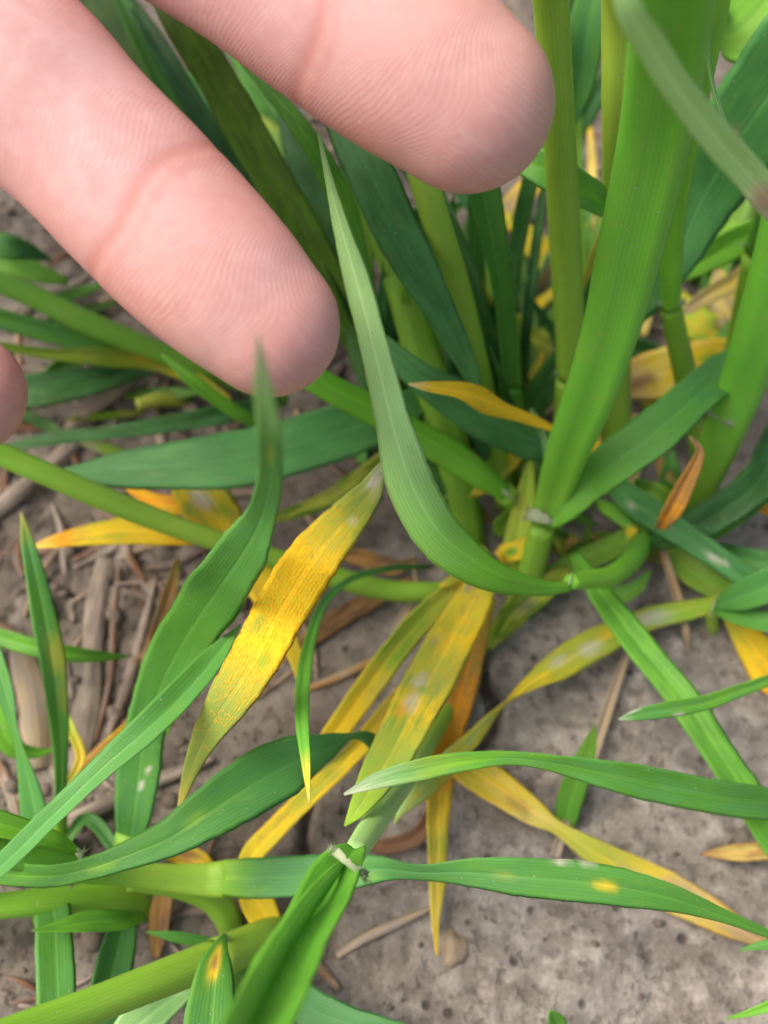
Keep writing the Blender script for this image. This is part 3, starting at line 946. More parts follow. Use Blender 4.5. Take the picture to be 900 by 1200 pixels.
# lying stem on the left with yellow leaves
t = shoot("pale green shoot lying across the left edge under the broad dark leaf", 560, 690, G_MAIN)
stem(t, [(562, 692, 0, 22), (510, 694, 5, 24), (455, 692, 8, 25), (390, 676, 12, 25), (330, 657, 16, 24), (230, 626, 22, 25), (140, 592, 28, 28), (60, 558, 33, 28), (0, 532, 36, 28), (-70, 500, 40, 24)],
     [(0, 'yg'), (.4, 'sg'), (.6, 'yg'), (1, 'bg')], 'yg')
leaf(t, [(240, 632, 17, 14), (212, 627, 18, 30), (170, 622, 18, 37), (120, 625, 18, 33), (72, 633, 17, 20), (32, 643, 16, 2)], [(0, 'y'), (.8, 'y'), (1, 'yy')], [(0, 'o'), (.3, 'y'), (.6, 'gy'), (.8, 'o'), (1, 'yy')], rust=[(0, .35), (.4, .35), (.9, .2)], roll=-14, fold=.15, label="pointed yellow leaf at the left", mat=M_DRY)
leaf(t, [(212, 548, 14, 30), (228, 570, 15, 58), (247, 598, 16, 66), (270, 632, 16, 60), (300, 675, 15, 44), (325, 722, 13, 30), (348, 775, 11, 18), (362, 835, 9, 3)],
     [(0, 'y'), (.3, 'y'), (1, 'y')], [(0, 'gy'), (.2, 'gy'), (.6, 'y'), (1, 'gy')], rust=[(0, .1), (.3, .25), (.7, .2), (1, 0)], roll=16, fold=.1,
     spots=[(.18, .1, 2.6, 'w', .8), (.42, .3, 1.4, 'w', .7), (.26, -.4, 1.4, 'sg', .8), (.2, .7, 1.6, 'gy')], label="yellow leaf with grey and green blotches", mat=M_DRY)
leaf(t, [(300, 610, 8, 10), (335, 604, 9, 18), (380, 588, 10, 22), (420, 562, 12, 24), (455, 530, 12, 14)], 'gy', 'ol', roll=20, fold=.2, label="dim yellow olive leaf", mat=M_DRY)
leaf(t, [(150, 572, 8, 8), (190, 590, 9, 24), (215, 590, 9, 26), (238, 582, 8, 12)], 'y', 'o', roll=10, mat=M_DRY, label="orange yellow scrap")

# broad upright leaf with a blurred tip
t = shoot("shoot on the left whose broad leaf ends in a blurred upright tip before the finger", 140, 1060)
stem(t, [(140, 1062, 0, 34), (146, 1020, 6, 34), (154, 975, 12, 36)], 'sg', 'g')
leaf(t, [(150, 1000, 10, 30), (157, 955, 15, 46), (163, 905, 18, 52), (172, 850, 22, 50), (192, 795, 27, 60), (222, 740, 35, 70), (255, 692, 46, 74), (287, 645, 61, 64), (308, 603, 71, 42), (317, 560, 81, 31), (316, 505, 91, 32), (310, 455, 98, 25), (302, 392, 104, 3)],
     [(0, 'dg'), (.35, 'g'), (.7, 'tg'), (.86, 'tg'), (.93, 'lg'), (1, 'w')], 'g', roll=[(0, 14), (.5, -12), (1, 18)], fold=[(0, .1), (1, .3)], per=9,
     spots=[(.84, 0, 2.0, 'gy', .8), (.1, .2, .6, 'w'), (.12, .4, .5, 'w'), (.08, -.1, .4, 'w')], label="broad leaf with an upright blurred tip")
leaf(t, [(196, 860, 16, 6), (203, 825, 20, 16), (206, 800, 24, 14), (212, 770, 28, 3)], 'g', 'bg', roll=30, fold=.5)

# left fringe leaves
t = shoot("slender shoot at the far left whose upright leaf has a yellow tip", 68, 1005)
stem(t, [(68, 1006, 0, 18), (70, 970, 5, 17), (71, 935, 9, 14)], 'sg', 'g')
leaf(t, [(71, 940, 9, 14), (71, 890, 13, 16), (68, 840, 17, 24), (62, 780, 21, 31), (53, 732, 24, 31), (43, 682, 26, 26), (33, 640, 27, 17), (25, 601, 27, 2)],
     [(0, 'g'), (.7, 'g'), (.85, 'tg'), (.93, 'gy'), (1, 'yy')], 'tg', roll=-15, fold=.2, spots=[(.5, .6, 3.2, 'gy', .9), (.36, .7, 2.2, 'gy', .6)])
leaf(t, [(72, 930, 9, 8), (95, 890, 9, 12), (84, 855, 10, 12), (78, 835, 10, 3)], [(0, 'g'), (.4, 'y'), (1, 'sg')], roll=10, fold=.4)
leaf(t, [(70, 1000, 3, 10), (100, 960, 5, 16), (130, 988, 6, 16), (138, 1010, 5, 4)], [(0, 'g'), (1, 'dg')], roll=10, fold=.4)

t = shoot("seedling cut by the left edge with a narrow twisted leaf", 52, 1075)
stem(t, [(54, 1075, 0, 30), (52, 1040, 5, 32), (48, 1000, 10, 32)], 'sg', 'g')
leaf(t, [(50, 1015, 9, 34), (42, 955, 14, 34), (32, 905, 18, 26), (18, 855, 22, 14), (7, 812, 25, 24), (-6, 770, 27, 22), (-20, 725, 28, 4)], 'tg', 'g', roll=[(0, 10), (.5, 50), (1, 0)], fold=.2)
leaf(t, [(58, 1030, 12, 24), (62, 1070, 14, 40), (64, 1120, 15, 46), (66, 1170, 15, 47), (68, 1230, 14, 42), (70, 1290, 12, 6)], 'g', 'tg', roll=8, fold=.1)

t = shoot("seedling standing just outside the left edge with a thin drooping leaf", -60, 770)
stem(t, [(-60, 770, 0, 22), (-55, 745, 5, 22), (-45, 725, 9, 20)], 'sg', 'g')
leaf(t, [(-46, 728, 9, 16), (0, 746, 12, 22), (55, 761, 12, 24), (105, 768, 9, 16), (155, 769, 5, 2)], 'g', 'bg', roll=-20, fold=.3)
leaf(t, [(-50, 740, 8, 12), (-20, 800, 12, 24), (10, 870, 8, 24), (40, 882, 5, 14), (65, 878, 3, 2)], 'bg', 'g', roll=-10, fold=.3)

t = shoot("shoot beyond the left edge sending two long leaves across the lower left", -75, 1105)
stem(t, [(-75, 1105, 0, 40), (-70, 1060, 12, 40), (-60, 1030, 22, 36)], 'sg', 'g')
leaf(t, [(-62, 1065, 30, 16), (0, 1018, 36, 27), (60, 960, 40, 30), (120, 902, 42, 33), (178, 852, 42, 39), (222, 808, 40, 40), (252, 772, 38, 30), (282, 732, 37, 2)], [(0, 'tg'), (1, 'g')], 'tg', roll=22, fold=.45)
leaf(t, [(-60, 1020, 20, 20), (0, 1023, 26, 30), (60, 1026, 30, 28), (110, 1016, 32, 28), (155, 1000, 33, 34), (200, 981, 33, 46), (248, 950, 33, 66), (297, 919, 32, 72), (345, 893, 30, 64), (383, 876, 28, 42), (408, 866, 26, 24), (430, 868, 22, 34), (446, 884, 18, 30), (448, 905, 15, 6)],
     [(0, 'bg'), (.3, 'g'), (1, 'dg')], 'dg', roll=[(0, -35), (.4, -8), (.7, -5), (.82, -60), (.87, -125), (1, -165)], fold=.14, per=9, spots=[(.52, -.1, 1.6, 'sg', .7), (.36, .2, 2, 'sg', .8)], label="broad dark leaf with a folded tip")

t = shoot("yellowing green shoot lying at lower left with a hairy pale collar", 268, 1098)
stem(t, [(272, 1100, 0, 26), (266, 1075, 4, 32), (246, 1052, 8, 32), (205, 1038, 11, 28), (150, 1032, 13, 24)], [(0, 'gy'), (.4, 'yg'), (1, 'sg')], 'sg')
stem(t, [(92, 1019, 24, 30), (150, 1024, 19, 29), (200, 1029, 16, 32), (240, 1031, 14.5, 38), (263, 1030, 14.5, 42), (275, 1030, 14, 36)], [(0, 'bg'), (.4, 'yg'), (.85, 'yg'), (1, 'sg')], 'sg', name="leaf_sheath", flat=.45)
ligule(t, 92, 1016, 26, 36, -1.4, 8, .9)
stem(t, [(94, 1016, 24.5, 30), (50, 1008, 27, 34), (0, 998, 30, 36), (-70, 985, 34, 34)], 'g', 'bg', name="leaf_sheath", flat=.7)
leaf(t, [(92, 1000, 26, 10), (60, 985, 30, 26), (0, 968, 34, 36), (-60, 958, 36, 36), (-150, 940, 36, 4)], 'bg', 'g', roll=-25, fold=.3)
leaf(t, [(262, 1029, 15, 40), (300, 1029, 18, 47), (350, 1027, 21, 49), (400, 1022, 24, 44), (450, 1018, 27, 30), (495, 1022, 29, 22), (555, 1022, 31, 36), (620, 1028, 32, 47), (700, 1035, 32, 49), (780, 1050, 31, 36), (840, 1070, 29, 21), (890, 1090, 27, 15), (930, 1108, 25, 3)],
     [(0, 'sg'), (.05, 'g'), (.12, 'dg'), (.3, 'dg'), (1, 'g')], [(0, 'yg'), (.08, 'dg'), (.4, 'g'), (1, 'g')], roll=[(0, 4), (.25, 4), (.34, -28), (.6, -12), (1, -40)], fold=.12, per=9,
     spots=[(.67, .05, 1.35, 'y', .7), (.52, .0, 1.3, 'gy', .35), (.60, -.95, 1.0, 'w'), (.64, -.95, .8, 'w'), (.3, .5, 1.4, 'sg', .6)], label="long low leaf with a yellow spot")

t = shoot("pale short stem at the left edge below the hairy collar", 176, 1066)
stem(t, [(178, 1066, 0, 26), (150, 1056, 5, 32), (110, 1052, 9, 32), (60, 1056, 13, 31), (0, 1062, 16, 30), (-60, 1068, 18, 26)], [(0, 'yg'), (1, 'bg')], 'sg')
leaf(t, [(170, 1075, 7, 14), (140, 1081, 12, 26), (100, 1083, 15, 27), (62, 1088, 17, 12), (38, 1091, 18, 2)], 'g', 'bg', roll=-28, fold=.4)
leaf(t, [(150, 1066, 6, 20), (140, 1100, 6, 40), (128, 1150, 6, 48), (115, 1200, 5, 44), (100, 1260, 4, 6)], 'dg', 'g', roll=16, fold=.3)
leaf(t, [(265, 1108, 8, 6), (240, 1103, 10, 14), (205, 1097, 12, 13), (172, 1092, 13, 2)], 'g', 'dg', roll=15, fold=.4)

t = shoot("near shoot in the lower middle with a white furry collar and grooved blade", 562, 742)
stem(t, [(562, 742, 0, 34), (535, 800, 2, 32), (505, 855, 8, 32), (472, 912, 18, 32), (440, 962, 31, 30), (413, 1004, 42, 27)], [(0, 'yg'), (.4, 'yg'), (.7, 'lg'), (1, 'lg')], 'yg')
ligule(t, 408, 1013, 48.5, 44, 0.6, 34, 0.8)
leaf(t, [(416, 998, 43.5, 24), (407, 1013, 46, 46), (396, 1035, 49, 58), (376, 1078, 54, 68), (352, 1125, 61, 78), (322, 1190, 70, 86), (285, 1270, 79, 90), (230, 1370, 86, 80)], [(0, 'mg'), (1, 'mg')], 'g', roll=-24, fold=.7, th=.4, label="bright grooved blade rising toward the lens")
leaf(t, [(404, 1010, 47, 8), (392, 1026, 51, 20), (366, 1060, 56, 30), (336, 1106, 63, 34), (303, 1165, 72, 40), (262, 1245, 81, 44), (210, 1340, 88, 30)], [(0, 'mg'), (1, 'g')], 'g', roll=34, fold=-.5, name="inner_leaf")
leaf(t, [(520, 880, 6, 18), (545, 898, 5, 40), (580, 920, 4, 46), (622, 950, 3, 34), (655, 971, 3, 17), (700, 1000, 3, 36), (750, 1026, 3, 44), (800, 1052, 3, 45), (850, 1080, 3, 35), (885, 1098, 2, 22), (908, 1110, 2, 4)],
     [(0, 'gy'), (.2, 'y'), (.45, 'gy'), (.7, 'y'), (1, 'bo')], [(0, 'y'), (.3, 'yy'), (.5, 'gy'), (.7, 'yy'), (1, 'br')], roll=[(0, 12), (.36, 10), (.45, -20), (1, -10)], fold=.12, spots=[(.25, .2, 2, 'bo', .6), (.75, -.2, 4, 'be', .8), (.9, 0, 4, 'be', .6)], label="limp yellow leaf with a pinched waist", mat=M_DRY)

# senescent leaves hanging from the clump
t = shoot("dying shoot at the foot of the clump with hanging yellow leaves", 572, 672, G_MAIN)
stem(t, [(578, 668, 0, 22), (572, 664, 5, 26), (560, 650, 12, 24)], 'gy', 'yg')
leaf(t, [(575, 668, 12, 24), (561, 690, 14, 40), (545, 722, 16, 54), (520, 767, 20, 58), (492, 820, 24, 62), (466, 870, 29, 58), (442, 912, 33, 46), (421, 946, 35, 26), (404, 968, 35, 3)],
     [(0, 'y'), (.4, 'gy'), (.6, 'y'), (.75, 'gy'), (1, 'yg')], [(0, 'gy'), (.3, 'y'), (.5, 'gr'), (1, 'yg')], rust=[(0, .12), (.5, .22), (.7, .05), (1, 0)], roll=-12, fold=.1,
     spots=[(.1, .5, 1.5, 'be'), (.35, .6, 1.2, 'be', .8), (.5, .35, 1.5, 'w', .8), (.58, .25, 1.8, 'w', .8), (.62, .5, 1.3, 'o', .6)], label="broad yellow leaf hanging down the middle", mat=M_DRY)
leaf(t, [(556, 668, 12, 12), (540, 682, 13, 22), (505, 714, 13, 32), (470, 752, 13, 34), (432, 802, 12, 34), (402, 845, 11, 32), (385, 868, 10, 26), (365, 900, 8, 8)],
     [(0, 'y'), (.4, 'gy'), (1, 'y')], [(0, 'gy'), (.5, 'sg'), (.6, 'y'), (1, 'y')], roll=18, fold=.3, rust=.08, label="narrow yellow green leaf hanging leftward", mat=M_DRY)
leaf(t, [(575, 700, 6, 16), (562, 740, 7, 26), (545, 790, 7, 38), (527, 850, 6, 40), (516, 905, 5, 36), (512, 960, 4, 30), (512, 1030, 3, 24), (510, 1078, 3, 11), (512, 1120, 2, 3)],
     [(0, 'bo'), (.3, 'o'), (.55, 'o'), (.62, 'y'), (1, 'yy')], [(0, 'gy'), (.3, 'bo'), (.5, 'o'), (.7, 'gy'), (1, 'y')], rust=[(0, .3), (.5, .5), (.6, .1), (1, 0)], roll=22, fold=.2, label="rusty orange leaf tapering to a thread", mat=M_DRY)
leaf(t, [(500, 770, 6, 8), (480, 805, 7, 20), (446, 846, 7, 26), (405, 893, 7, 24), (360, 935, 7, 26), (322, 974, 7, 28), (294, 1008, 6, 30), (300, 1050, 6, 40), (318, 1085, 5, 30), (330, 1105, 4, 4)],
     [(0, 'be'), (.3, 'y'), (1, 'y')], [(0, 'y'), (.5, 'gy'), (1, 'y')], roll=-12, fold=.25, spots=[(.82, .1, 2.2, 'g', .9)], label="narrow yellow leaf running to the lower left", mat=M_DRY)
leaf(t, [(548, 672, 14, 12), (530, 680, 15, 12), (515, 688, 15, 4)], 'y', 'gy', roll=10, mat=M_DRY)

# right edge
t = shoot("bright broad shoot at the right edge with a frayed white collar", 800, 620, G_MAIN)
stem(t, [(800, 622, 0, 28), (814, 588, 8, 36), (832, 545, 16, 42), (850, 500, 24, 48), (870, 450, 32, 53), (886, 400, 40, 57), (905, 335, 49, 60), (930, 240, 60, 66), (960, 120, 72, 70)], [(0, 'ol'), (.25, 'sg'), (.4, 'mg'), (1, 'mg')], 'mg', flat=.8, ring=.2)
ligule(t, 846, 492, 25, 42, 0.5, 16, 0.9)
leaf(t, [(815, 630, 8, 8), (832, 625, 10, 22), (855, 603, 13, 38), (880, 577, 15, 48), (910, 550, 17, 50), (960, 505, 18, 30), (990, 480, 18, 4)], 'g', 'bg', roll=14, fold=.2)
leaf(t, [(752, 640, 8, 10), (795, 625, 13, 34), (842, 600, 17, 44), (890, 562, 19, 44), (920, 500, 16, 36), (980, 460, 15, 6)], 'dd', 'dg', roll=-12, fold=.2)
leaf(t, [(772, 618, 20, 12), (785, 597, 25, 22), (798, 572, 28, 23), (811, 548, 31, 19), (818, 528, 33, 11), (808, 512, 35, 3)], [(0, 'o'), (.5, 'o'), (.8, 'bo'), (1, 'be')], 'bo', rust=.2, roll=-24, fold=.7, wav=.6, label="curled orange leaf scrap", mat=M_DRY)
leaf(t, [(772, 618, 4, 14), (785, 640, 4, 30), (808, 668, 4, 36), (842, 690, 4, 32), (885, 700, 3, 20), (915, 705, 2, 4)], 'sg', 'gy', roll=12, fold=.3)
leaf(t, [(870, 700, 5, 16), (820, 712, 5, 24), (760, 726, 5, 30), (700, 754, 6, 38), (650, 784, 7, 37), (612, 811, 8, 27), (587, 831, 9, 19), (557, 863, 10, 20), (530, 890, 11, 28), (500, 918, 12, 34), (475, 945, 12, 14), (462, 965, 11, 3)],
     [(0, 'gy'), (.3, 'gy'), (.6, 'gy'), (1, 'lg')], [(0, 'sg'), (.3, 'yg'), (.6, 'y'), (1, 'gy')], roll=[(0, -10), (.5, -14), (.62, -70), (.75, -160), (1, -175)], fold=.15,
     spots=[(.22, 0, 3, 'w', .7), (.4, -.1, 2.2, 'w', .7), (.48, .3, 1.6, 'w', .6), (.34, .3, 2, 'y', .8)], label="mottled grey yellow leaf twisting down to the left", mat=M_DRY)
leaf(t, [(842, 640, 6, 10), (868, 652, 9, 24), (905, 660, 11, 26), (960, 668, 10, 6)], 'dg', 'g', roll=-10, fold=.2)

t = shoot("olive stemmed shoot at the right edge above the bright broad shoot", 846, 500, G_MAIN)
stem(t, [(846, 500, 0, 22), (855, 440, 10, 24), (868, 380, 20, 26), (884, 300, 33, 27)], [(0, 'ol'), (1, 'sg')], 'ol')
ligule(t, 886, 290, 34, 27, 0.2, 5, .6)
stem(t, [(886, 292, 34, 26), (905, 230, 44, 30), (930, 140, 56, 34)], 'g', 'dg', name="leaf_sheath")
leaf(t, [(930, 240, 36, 16), (905, 262, 36, 32), (860, 285, 33, 38), (820, 308, 29, 30), (790, 326, 25, 18), (765, 345, 21, 4)], 'bg', 'g', roll=12, fold=.35)
leaf(t, [(870, 275, 30, 10), (850, 268, 28, 20), (825, 290, 24, 20), (805, 312, 18, 4)], 'sg', 'bg', roll=-20, fold=.4)
leaf(t, [(880, 410, 8, 24), (845, 420, 11, 50), (805, 432, 12, 62), (770, 440, 12, 62), (738, 446, 11, 50), (700, 450, 9, 12)], [(0, 'y'), (.66, 'y'), (.85, 'bo'), (1, 'be')], [(0, 'y'), (.66, 'yy'), (.85, 'be'), (1, 'be')], roll=6, fold=.05,
     spots=[(.36, .2, 1.7, 'sg'), (.74, -.1, 2.2, 'br', .8), (.84, -.3, 2.6, 'br', .8)], label="yellow leaf with a browned end", mat=M_DRY)
leaf(t, [(880, 308, 18, 10), (858, 330, 17, 22), (830, 346, 15, 22), (808, 360, 13, 14), (795, 372, 12, 2)], [(0, 'y'), (.5, 'yy'), (1, 'be')], 'be', roll=14, fold=.4, label="pale straw yellow leaf", mat=M_DRY)
leaf(t, [(868, 372, 5, 14), (845, 390, 5, 40), (815, 378, 5, 44), (790, 350, 5, 30), (775, 330, 5, 6)], [(0, 'y'), (1, 'gy')], 'yg', roll=-6, fold=.1, label="dull yellow green leaf", mat=M_DRY)

t = shoot("seedling beyond the right edge whose long leaf points left over the bare soil", 985, 1010)
stem(t, [(985, 1010, 0, 26), (975, 985, 6, 26), (962, 960, 12, 24)], 'sg', 'g')
leaf(t, [(965, 965, 12, 20), (910, 944, 20, 36), (850, 935, 25, 41), (780, 922, 29, 43), (720, 908, 32, 37), (660, 895, 34, 27), (600, 888, 36, 17), (540, 893, 38, 23), (490, 903, 39, 27), (440, 916, 40, 19), (403, 931, 40, 3)],
     [(0, 'g'), (.6, 'g'), (.78, 'bg'), (.86, 'yg'), (.92, 'lg'), (1, 'w')], 'tg', roll=[(0, 10), (.5, 12), (.64, 42), (.75, 10), (1, -10)], fold=.25, per=9)
t = shoot("seedling beyond the right edge whose pointed leaf crosses over the diagonal leaf", 980, 860)
stem(t, [(980, 860, 0, 22), (972, 830, 6, 22), (962, 800, 12, 20)], 'sg', 'g')
leaf(t, [(963, 800, 12, 16), (910, 796, 20, 14), (870, 808, 24, 16), (830, 822, 27, 18), (790, 830, 29, 21), (748, 837, 30, 15), (725, 843, 30, 2)], [(0, 'sg'), (.5, 'bg'), (.95, 'g'), (1, 'w')], 'tg', roll=14, fold=.3, spots=[(.8, -.9, .9, 'w', .8), (.95, .8, .7, 'w', .8)])
t = shoot("light green shoot pushing in at the right edge with a pointed pale base", 836, 738)
stem(t, [(836, 738, 0, 14), (834, 725, 4, 14), (838, 712, 8, 12)], 'yg', 'gy')
leaf(t, [(836, 712, 8, 8), (860, 702, 13, 30), (890, 690, 18, 40), (930, 672, 23, 44), (990, 645, 28, 30), (1030, 625, 30, 4)], 'tg', 'g', roll=-14, fold=.2)
leaf(t, [(838, 716, 8, 8), (865, 724, 11, 22), (900, 730, 14, 28), (950, 738, 16, 22), (1000, 745, 16, 4)], 'g', 'dg', roll=24, fold=.2)
ligule(t, 836, 711, 9, 16, -1.2, 8, .6)
leaf(t, [(850, 720, 3, 12), (868, 738, 3, 32), (888, 765, 3, 44), (910, 795, 2, 50), (945, 840, 2, 10)], [(0, 'gy'), (.4, 'y'), (.7, 'o'), (1, 'bo')], [(0, 'y'), (1, 'y')], rust=.25, roll=10, fold=.1, wav=.6, label="yellow orange leaf at the right edge", mat=M_DRY)
t = shoot("tiny seedling at the lower right corner showing only leaf tips", 965, 1165)
stem(t, [(965, 1165, 0, 14), (960, 1150, 4, 14), (955, 1138, 8, 12)], 'sg', 'g')
leaf(t, [(955, 1138, 8, 10), (925, 1110, 13, 18), (895, 1108, 13, 12), (866, 1114, 12, 2)], 'g', 'tg', roll=-14, fold=.4)
leaf(t, [(955, 1142, 7, 8), (930, 1165, 12, 16), (890, 1183, 12, 11), (851, 1194, 10, 2)], 'bg', 'g', roll=10, fold=.4)
leaf(t, [(975, 1010, 4, 6), (940, 998, 4, 22), (905, 997, 4, 23), (862, 999, 3, 20), (822, 1001, 2, 3)], [(0, 'be'), (.6, 'yy'), (1, 'bo')], 'bo', roll=8, fold=.15, label="pale yellow dry leaf tip", mat=M_DRY)
t = shoot("single short leaf standing behind the long leaf over bare soil", 664, 975)
leaf(t, [(664, 976, 0, 14), (664, 958, 2, 28), (671, 930, 6, 31), (682, 900, 10, 28), (692, 872, 13, 18), (698, 850, 15, 3)], [(0, 'sg'), (.2, 'g'), (1, 'ol')], 'g', roll=12, fold=.25)
t = shoot("small green seedling tip at the bottom edge on bare soil", 655, 1215)
leaf(t, [(655, 1216, 0, 14), (653, 1200, 3, 24), (648, 1190, 5, 18), (644, 1184, 6, 4)], 'g', 'bg', roll=10, fold=.3)

# bottom left stem
t = shoot("pale thick shoot slanting across the bottom left corner with a curled ligule", 352, 1090)
stem(t, [(352, 1092, 0, 40), (318, 1098, 6, 44), (250, 1124, 14, 44)], [(0, 'yg'), (1, 'yg')], 'sg')
stem(t, [(252, 1123, 14, 43), (180, 1151, 21, 42), (100, 1182, 27, 42), (30, 1208, 32, 44), (-80, 1250, 40, 44)], [(0, 'yg'), (1, 'bg')], 'yg', name="leaf_sheath")
ligule(t, 258, 1121, 16, 46, -1.2, 5, .5)
leaf(t, [(264, 1096, 20, 6), (258, 1110, 22, 20), (252, 1140, 24, 48), (247, 1190, 25, 64), (242, 1260, 25, 60), (236, 1330, 23, 10)], 'g', 'dg', roll=6, fold=.12,
     spots=[(.17, .1, 1.9, 'y'), (.24, .15, 1.7, 'y'), (.21, .13, 1.0, 'bo')], label="green leaf with a yellow and brown streak")
leaf(t, [(230, 1150, 8, 14), (200, 1170, 9, 36), (160, 1200, 10, 46), (110, 1250, 10, 10)], 'lg', 'tg', roll=14, fold=.2)
leaf(t, [(340, 1130, 5, 20), (350, 1170, 6, 44), (400, 1196, 8, 40), (460, 1208, 9, 26), (520, 1216, 8, 4)], 'dg', 'dg', roll=-10, fold=.15)
leaf(t, [(320, 1110, 4, 20), (300, 1140, 5, 50), (285, 1180, 5, 60), (260, 1260, 5, 10)], 'ol', 'g', roll=14, fold=.15)

# the clump pushed aside by the fingers, upper left
t = shoot("olive green shoot running between the two long fingers", 475, 520, G_MAIN)
stem(t, [(478, 522, 0, 30), (455, 470, 10, 34), (425, 410, 20, 36)], 'sg', 'ol')
leaf(t, [(430, 415, 20, 36), (400, 355, 28, 44), (370, 300, 35, 46), (335, 235, 42, 47), (290, 155, 49, 48), (250, 85, 55, 48), (210, 20, 60, 44), (150, -80, 62, 6)], 'ol', 'sg', roll=10, fold=.3, label="broad olive leaf running between the fingers")
leaf(t, [(420, 420, 14, 14), (370, 330, 22, 24), (325, 258, 29, 25), (270, 190, 35, 27), (228, 125, 40, 27), (185, 55, 44, 26), (140, -20, 46, 6)], 'dd', 'dg', roll=-20, fold=.4)
leaf(t, [(440, 450, 10, 16), (425, 360, 18, 40), (400, 280, 25, 56), (372, 222, 29, 58), (345, 165, 32, 36), (325, 110, 33, 6)], 'dd', 'dg', roll=14, fold=.12)
leaf(t, [(440, 380, 34, 14), (410, 270, 46, 30), (385, 205, 53, 30), (350, 148, 58, 26), (310, 100, 60, 18), (275, 62, 60, 4)], [(0, 'g'), (1, 'g')], 'bg', roll=-14, fold=.2)
leaf(t, [(430, 470, 8, 16), (425, 330, 24, 30), (422, 240, 34, 36), (415, 160, 40, 34), (405, 90, 42, 8)], 'sg', 'g', roll=14, fold=.2)
t = shoot("dark green shoot leaning away behind the ring finger toward the top edge", 360, 400, G_MAIN)
stem(t, [(362, 402, 0, 24), (335, 350, 8, 26), (300, 290, 16, 28)], 'g', 'dd')
leaf(t, [(305, 300, 16, 26), (260, 225, 24, 42), (205, 140, 32, 54), (150, 65, 38, 56), (100, -10, 42, 50), (40, -100, 44, 6)], 'dd', 'ol', roll=12, fold=.3)
leaf(t, [(300, 290, 18, 12), (250, 215, 28, 22), (208, 140, 36, 24), (172, 65, 42, 22), (143, 0, 46, 22), (110, -80, 48, 4)], 'g', 'tg', roll=-15, fold=.3)
leaf(t, [(330, 340, 10, 10), (290, 240, 16, 34), (262, 180, 18, 30), (240, 120, 19, 20), (215, 60, 19, 4)], 'g', 'dg', roll=-10, fold=.3)
leaf(t, [(345, 300, 8, 14), (330, 205, 12, 52), (310, 160, 14, 40), (290, 130, 14, 6)], [(0, 'g'), (.7, 'sg'), (1, 'y')], 'g', roll=10, fold=.15)

leaf(t, [(380, 400, 4, 20), (330, 300, 8, 44), (270, 200, 10, 46), (200, 90, 12, 30), (160, 20, 13, 6)], 'dd', 'g', roll=10, fold=.2)
leaf(t, [(400, 330, 4, 18), (370, 240, 9, 40), (330, 150, 12, 44), (280, 60, 14, 30), (240, -10, 14, 4)], 'g', 'dd', roll=-14, fold=.2)
leaf(t, [(300, 330, 4, 20), (240, 230, 8, 40), (170, 120, 12, 40), (100, 20, 14, 24), (60, -40, 14, 4)], 'g', 'dd', roll=14, fold=.2)
leaf(t, [(120, 40, 8, 8), (90, 26, 10, 24), (60, 18, 10, 20), (30, 10, 9, 4)], 'y', 'gy', roll=14, fold=.2, mat=M_DRY, label="yellow leaf scrap at the top left")
t = shoot("pair of dim shoots leaning left below the ring finger", 330, 470, G_MAIN)
stem(t, [(330, 470, 0, 20), (262, 440, 6, 24), (200, 418, 11, 25), (160, 402, 14, 26), (100, 377, 18, 28), (40, 348, 22, 27), (-10, 328, 25, 24), (-80, 300, 29, 22)], [(0, 'sg'), (1, 'g')], 'sg')
leaf(t, [(250, 430, 5, 10), (190, 415, 9, 20), (150, 409, 11, 22), (110, 402, 13, 26), (60, 389, 16, 27), (0, 372, 19, 26), (-60, 352, 22, 20)], 'g', 'dg', roll=22, fold=.4)
leaf(t, [(270, 470, 5, 8), (230, 444, 8, 18), (180, 421, 10, 28), (120, 418, 12, 23), (60, 415, 13, 14), (0, 405, 14, 9), (-40, 398, 14, 3)], [(0, 'gy'), (1, 'ol')], [(0, 'y'), (.5, 'ol'), (1, 'ol')], roll=10, fold=.3, spots=[(.35, 0, 1.4, 'o', .7), (.55, .2, .8, 'br', .8)], label="olive yellow leaf with orange flecks", mat=M_DRY)
leaf(t, [(230, 428, 4, 8), (170, 432, 6, 20), (120, 444, 8, 36), (70, 455, 9, 42), (20, 462, 9, 38), (-40, 472, 8, 10)], 'dd', 'dg', roll=-14, fold=.2)
leaf(t, [(330, 470, 8, 14), (262, 488, 12, 26), (200, 498, 13, 24), (130, 508, 13, 19), (60, 516, 12, 18), (5, 526, 11, 10), (-30, 532, 10, 3)], 'dd', 'dg', roll=-20, fold=.4)
leaf(t, [(330, 500, 14, 14), (295, 492, 18, 18), (258, 470, 22, 18), (222, 442, 26, 16), (190, 416, 28, 4)], 'bg', 'g', roll=18, fold=.3)
leaf(t, [(80, 330, 8, 10), (40, 318, 10, 26), (0, 300, 12, 36), (-60, 280, 13, 10)], 'g', 'sg', roll=10, fold=.2)
leaf(t, [(60, 305, 14, 4), (30, 294, 18, 24), (0, 288, 20, 34), (-50, 275, 20, 8)], 'dg', 'g', roll=-10, fold=.2)

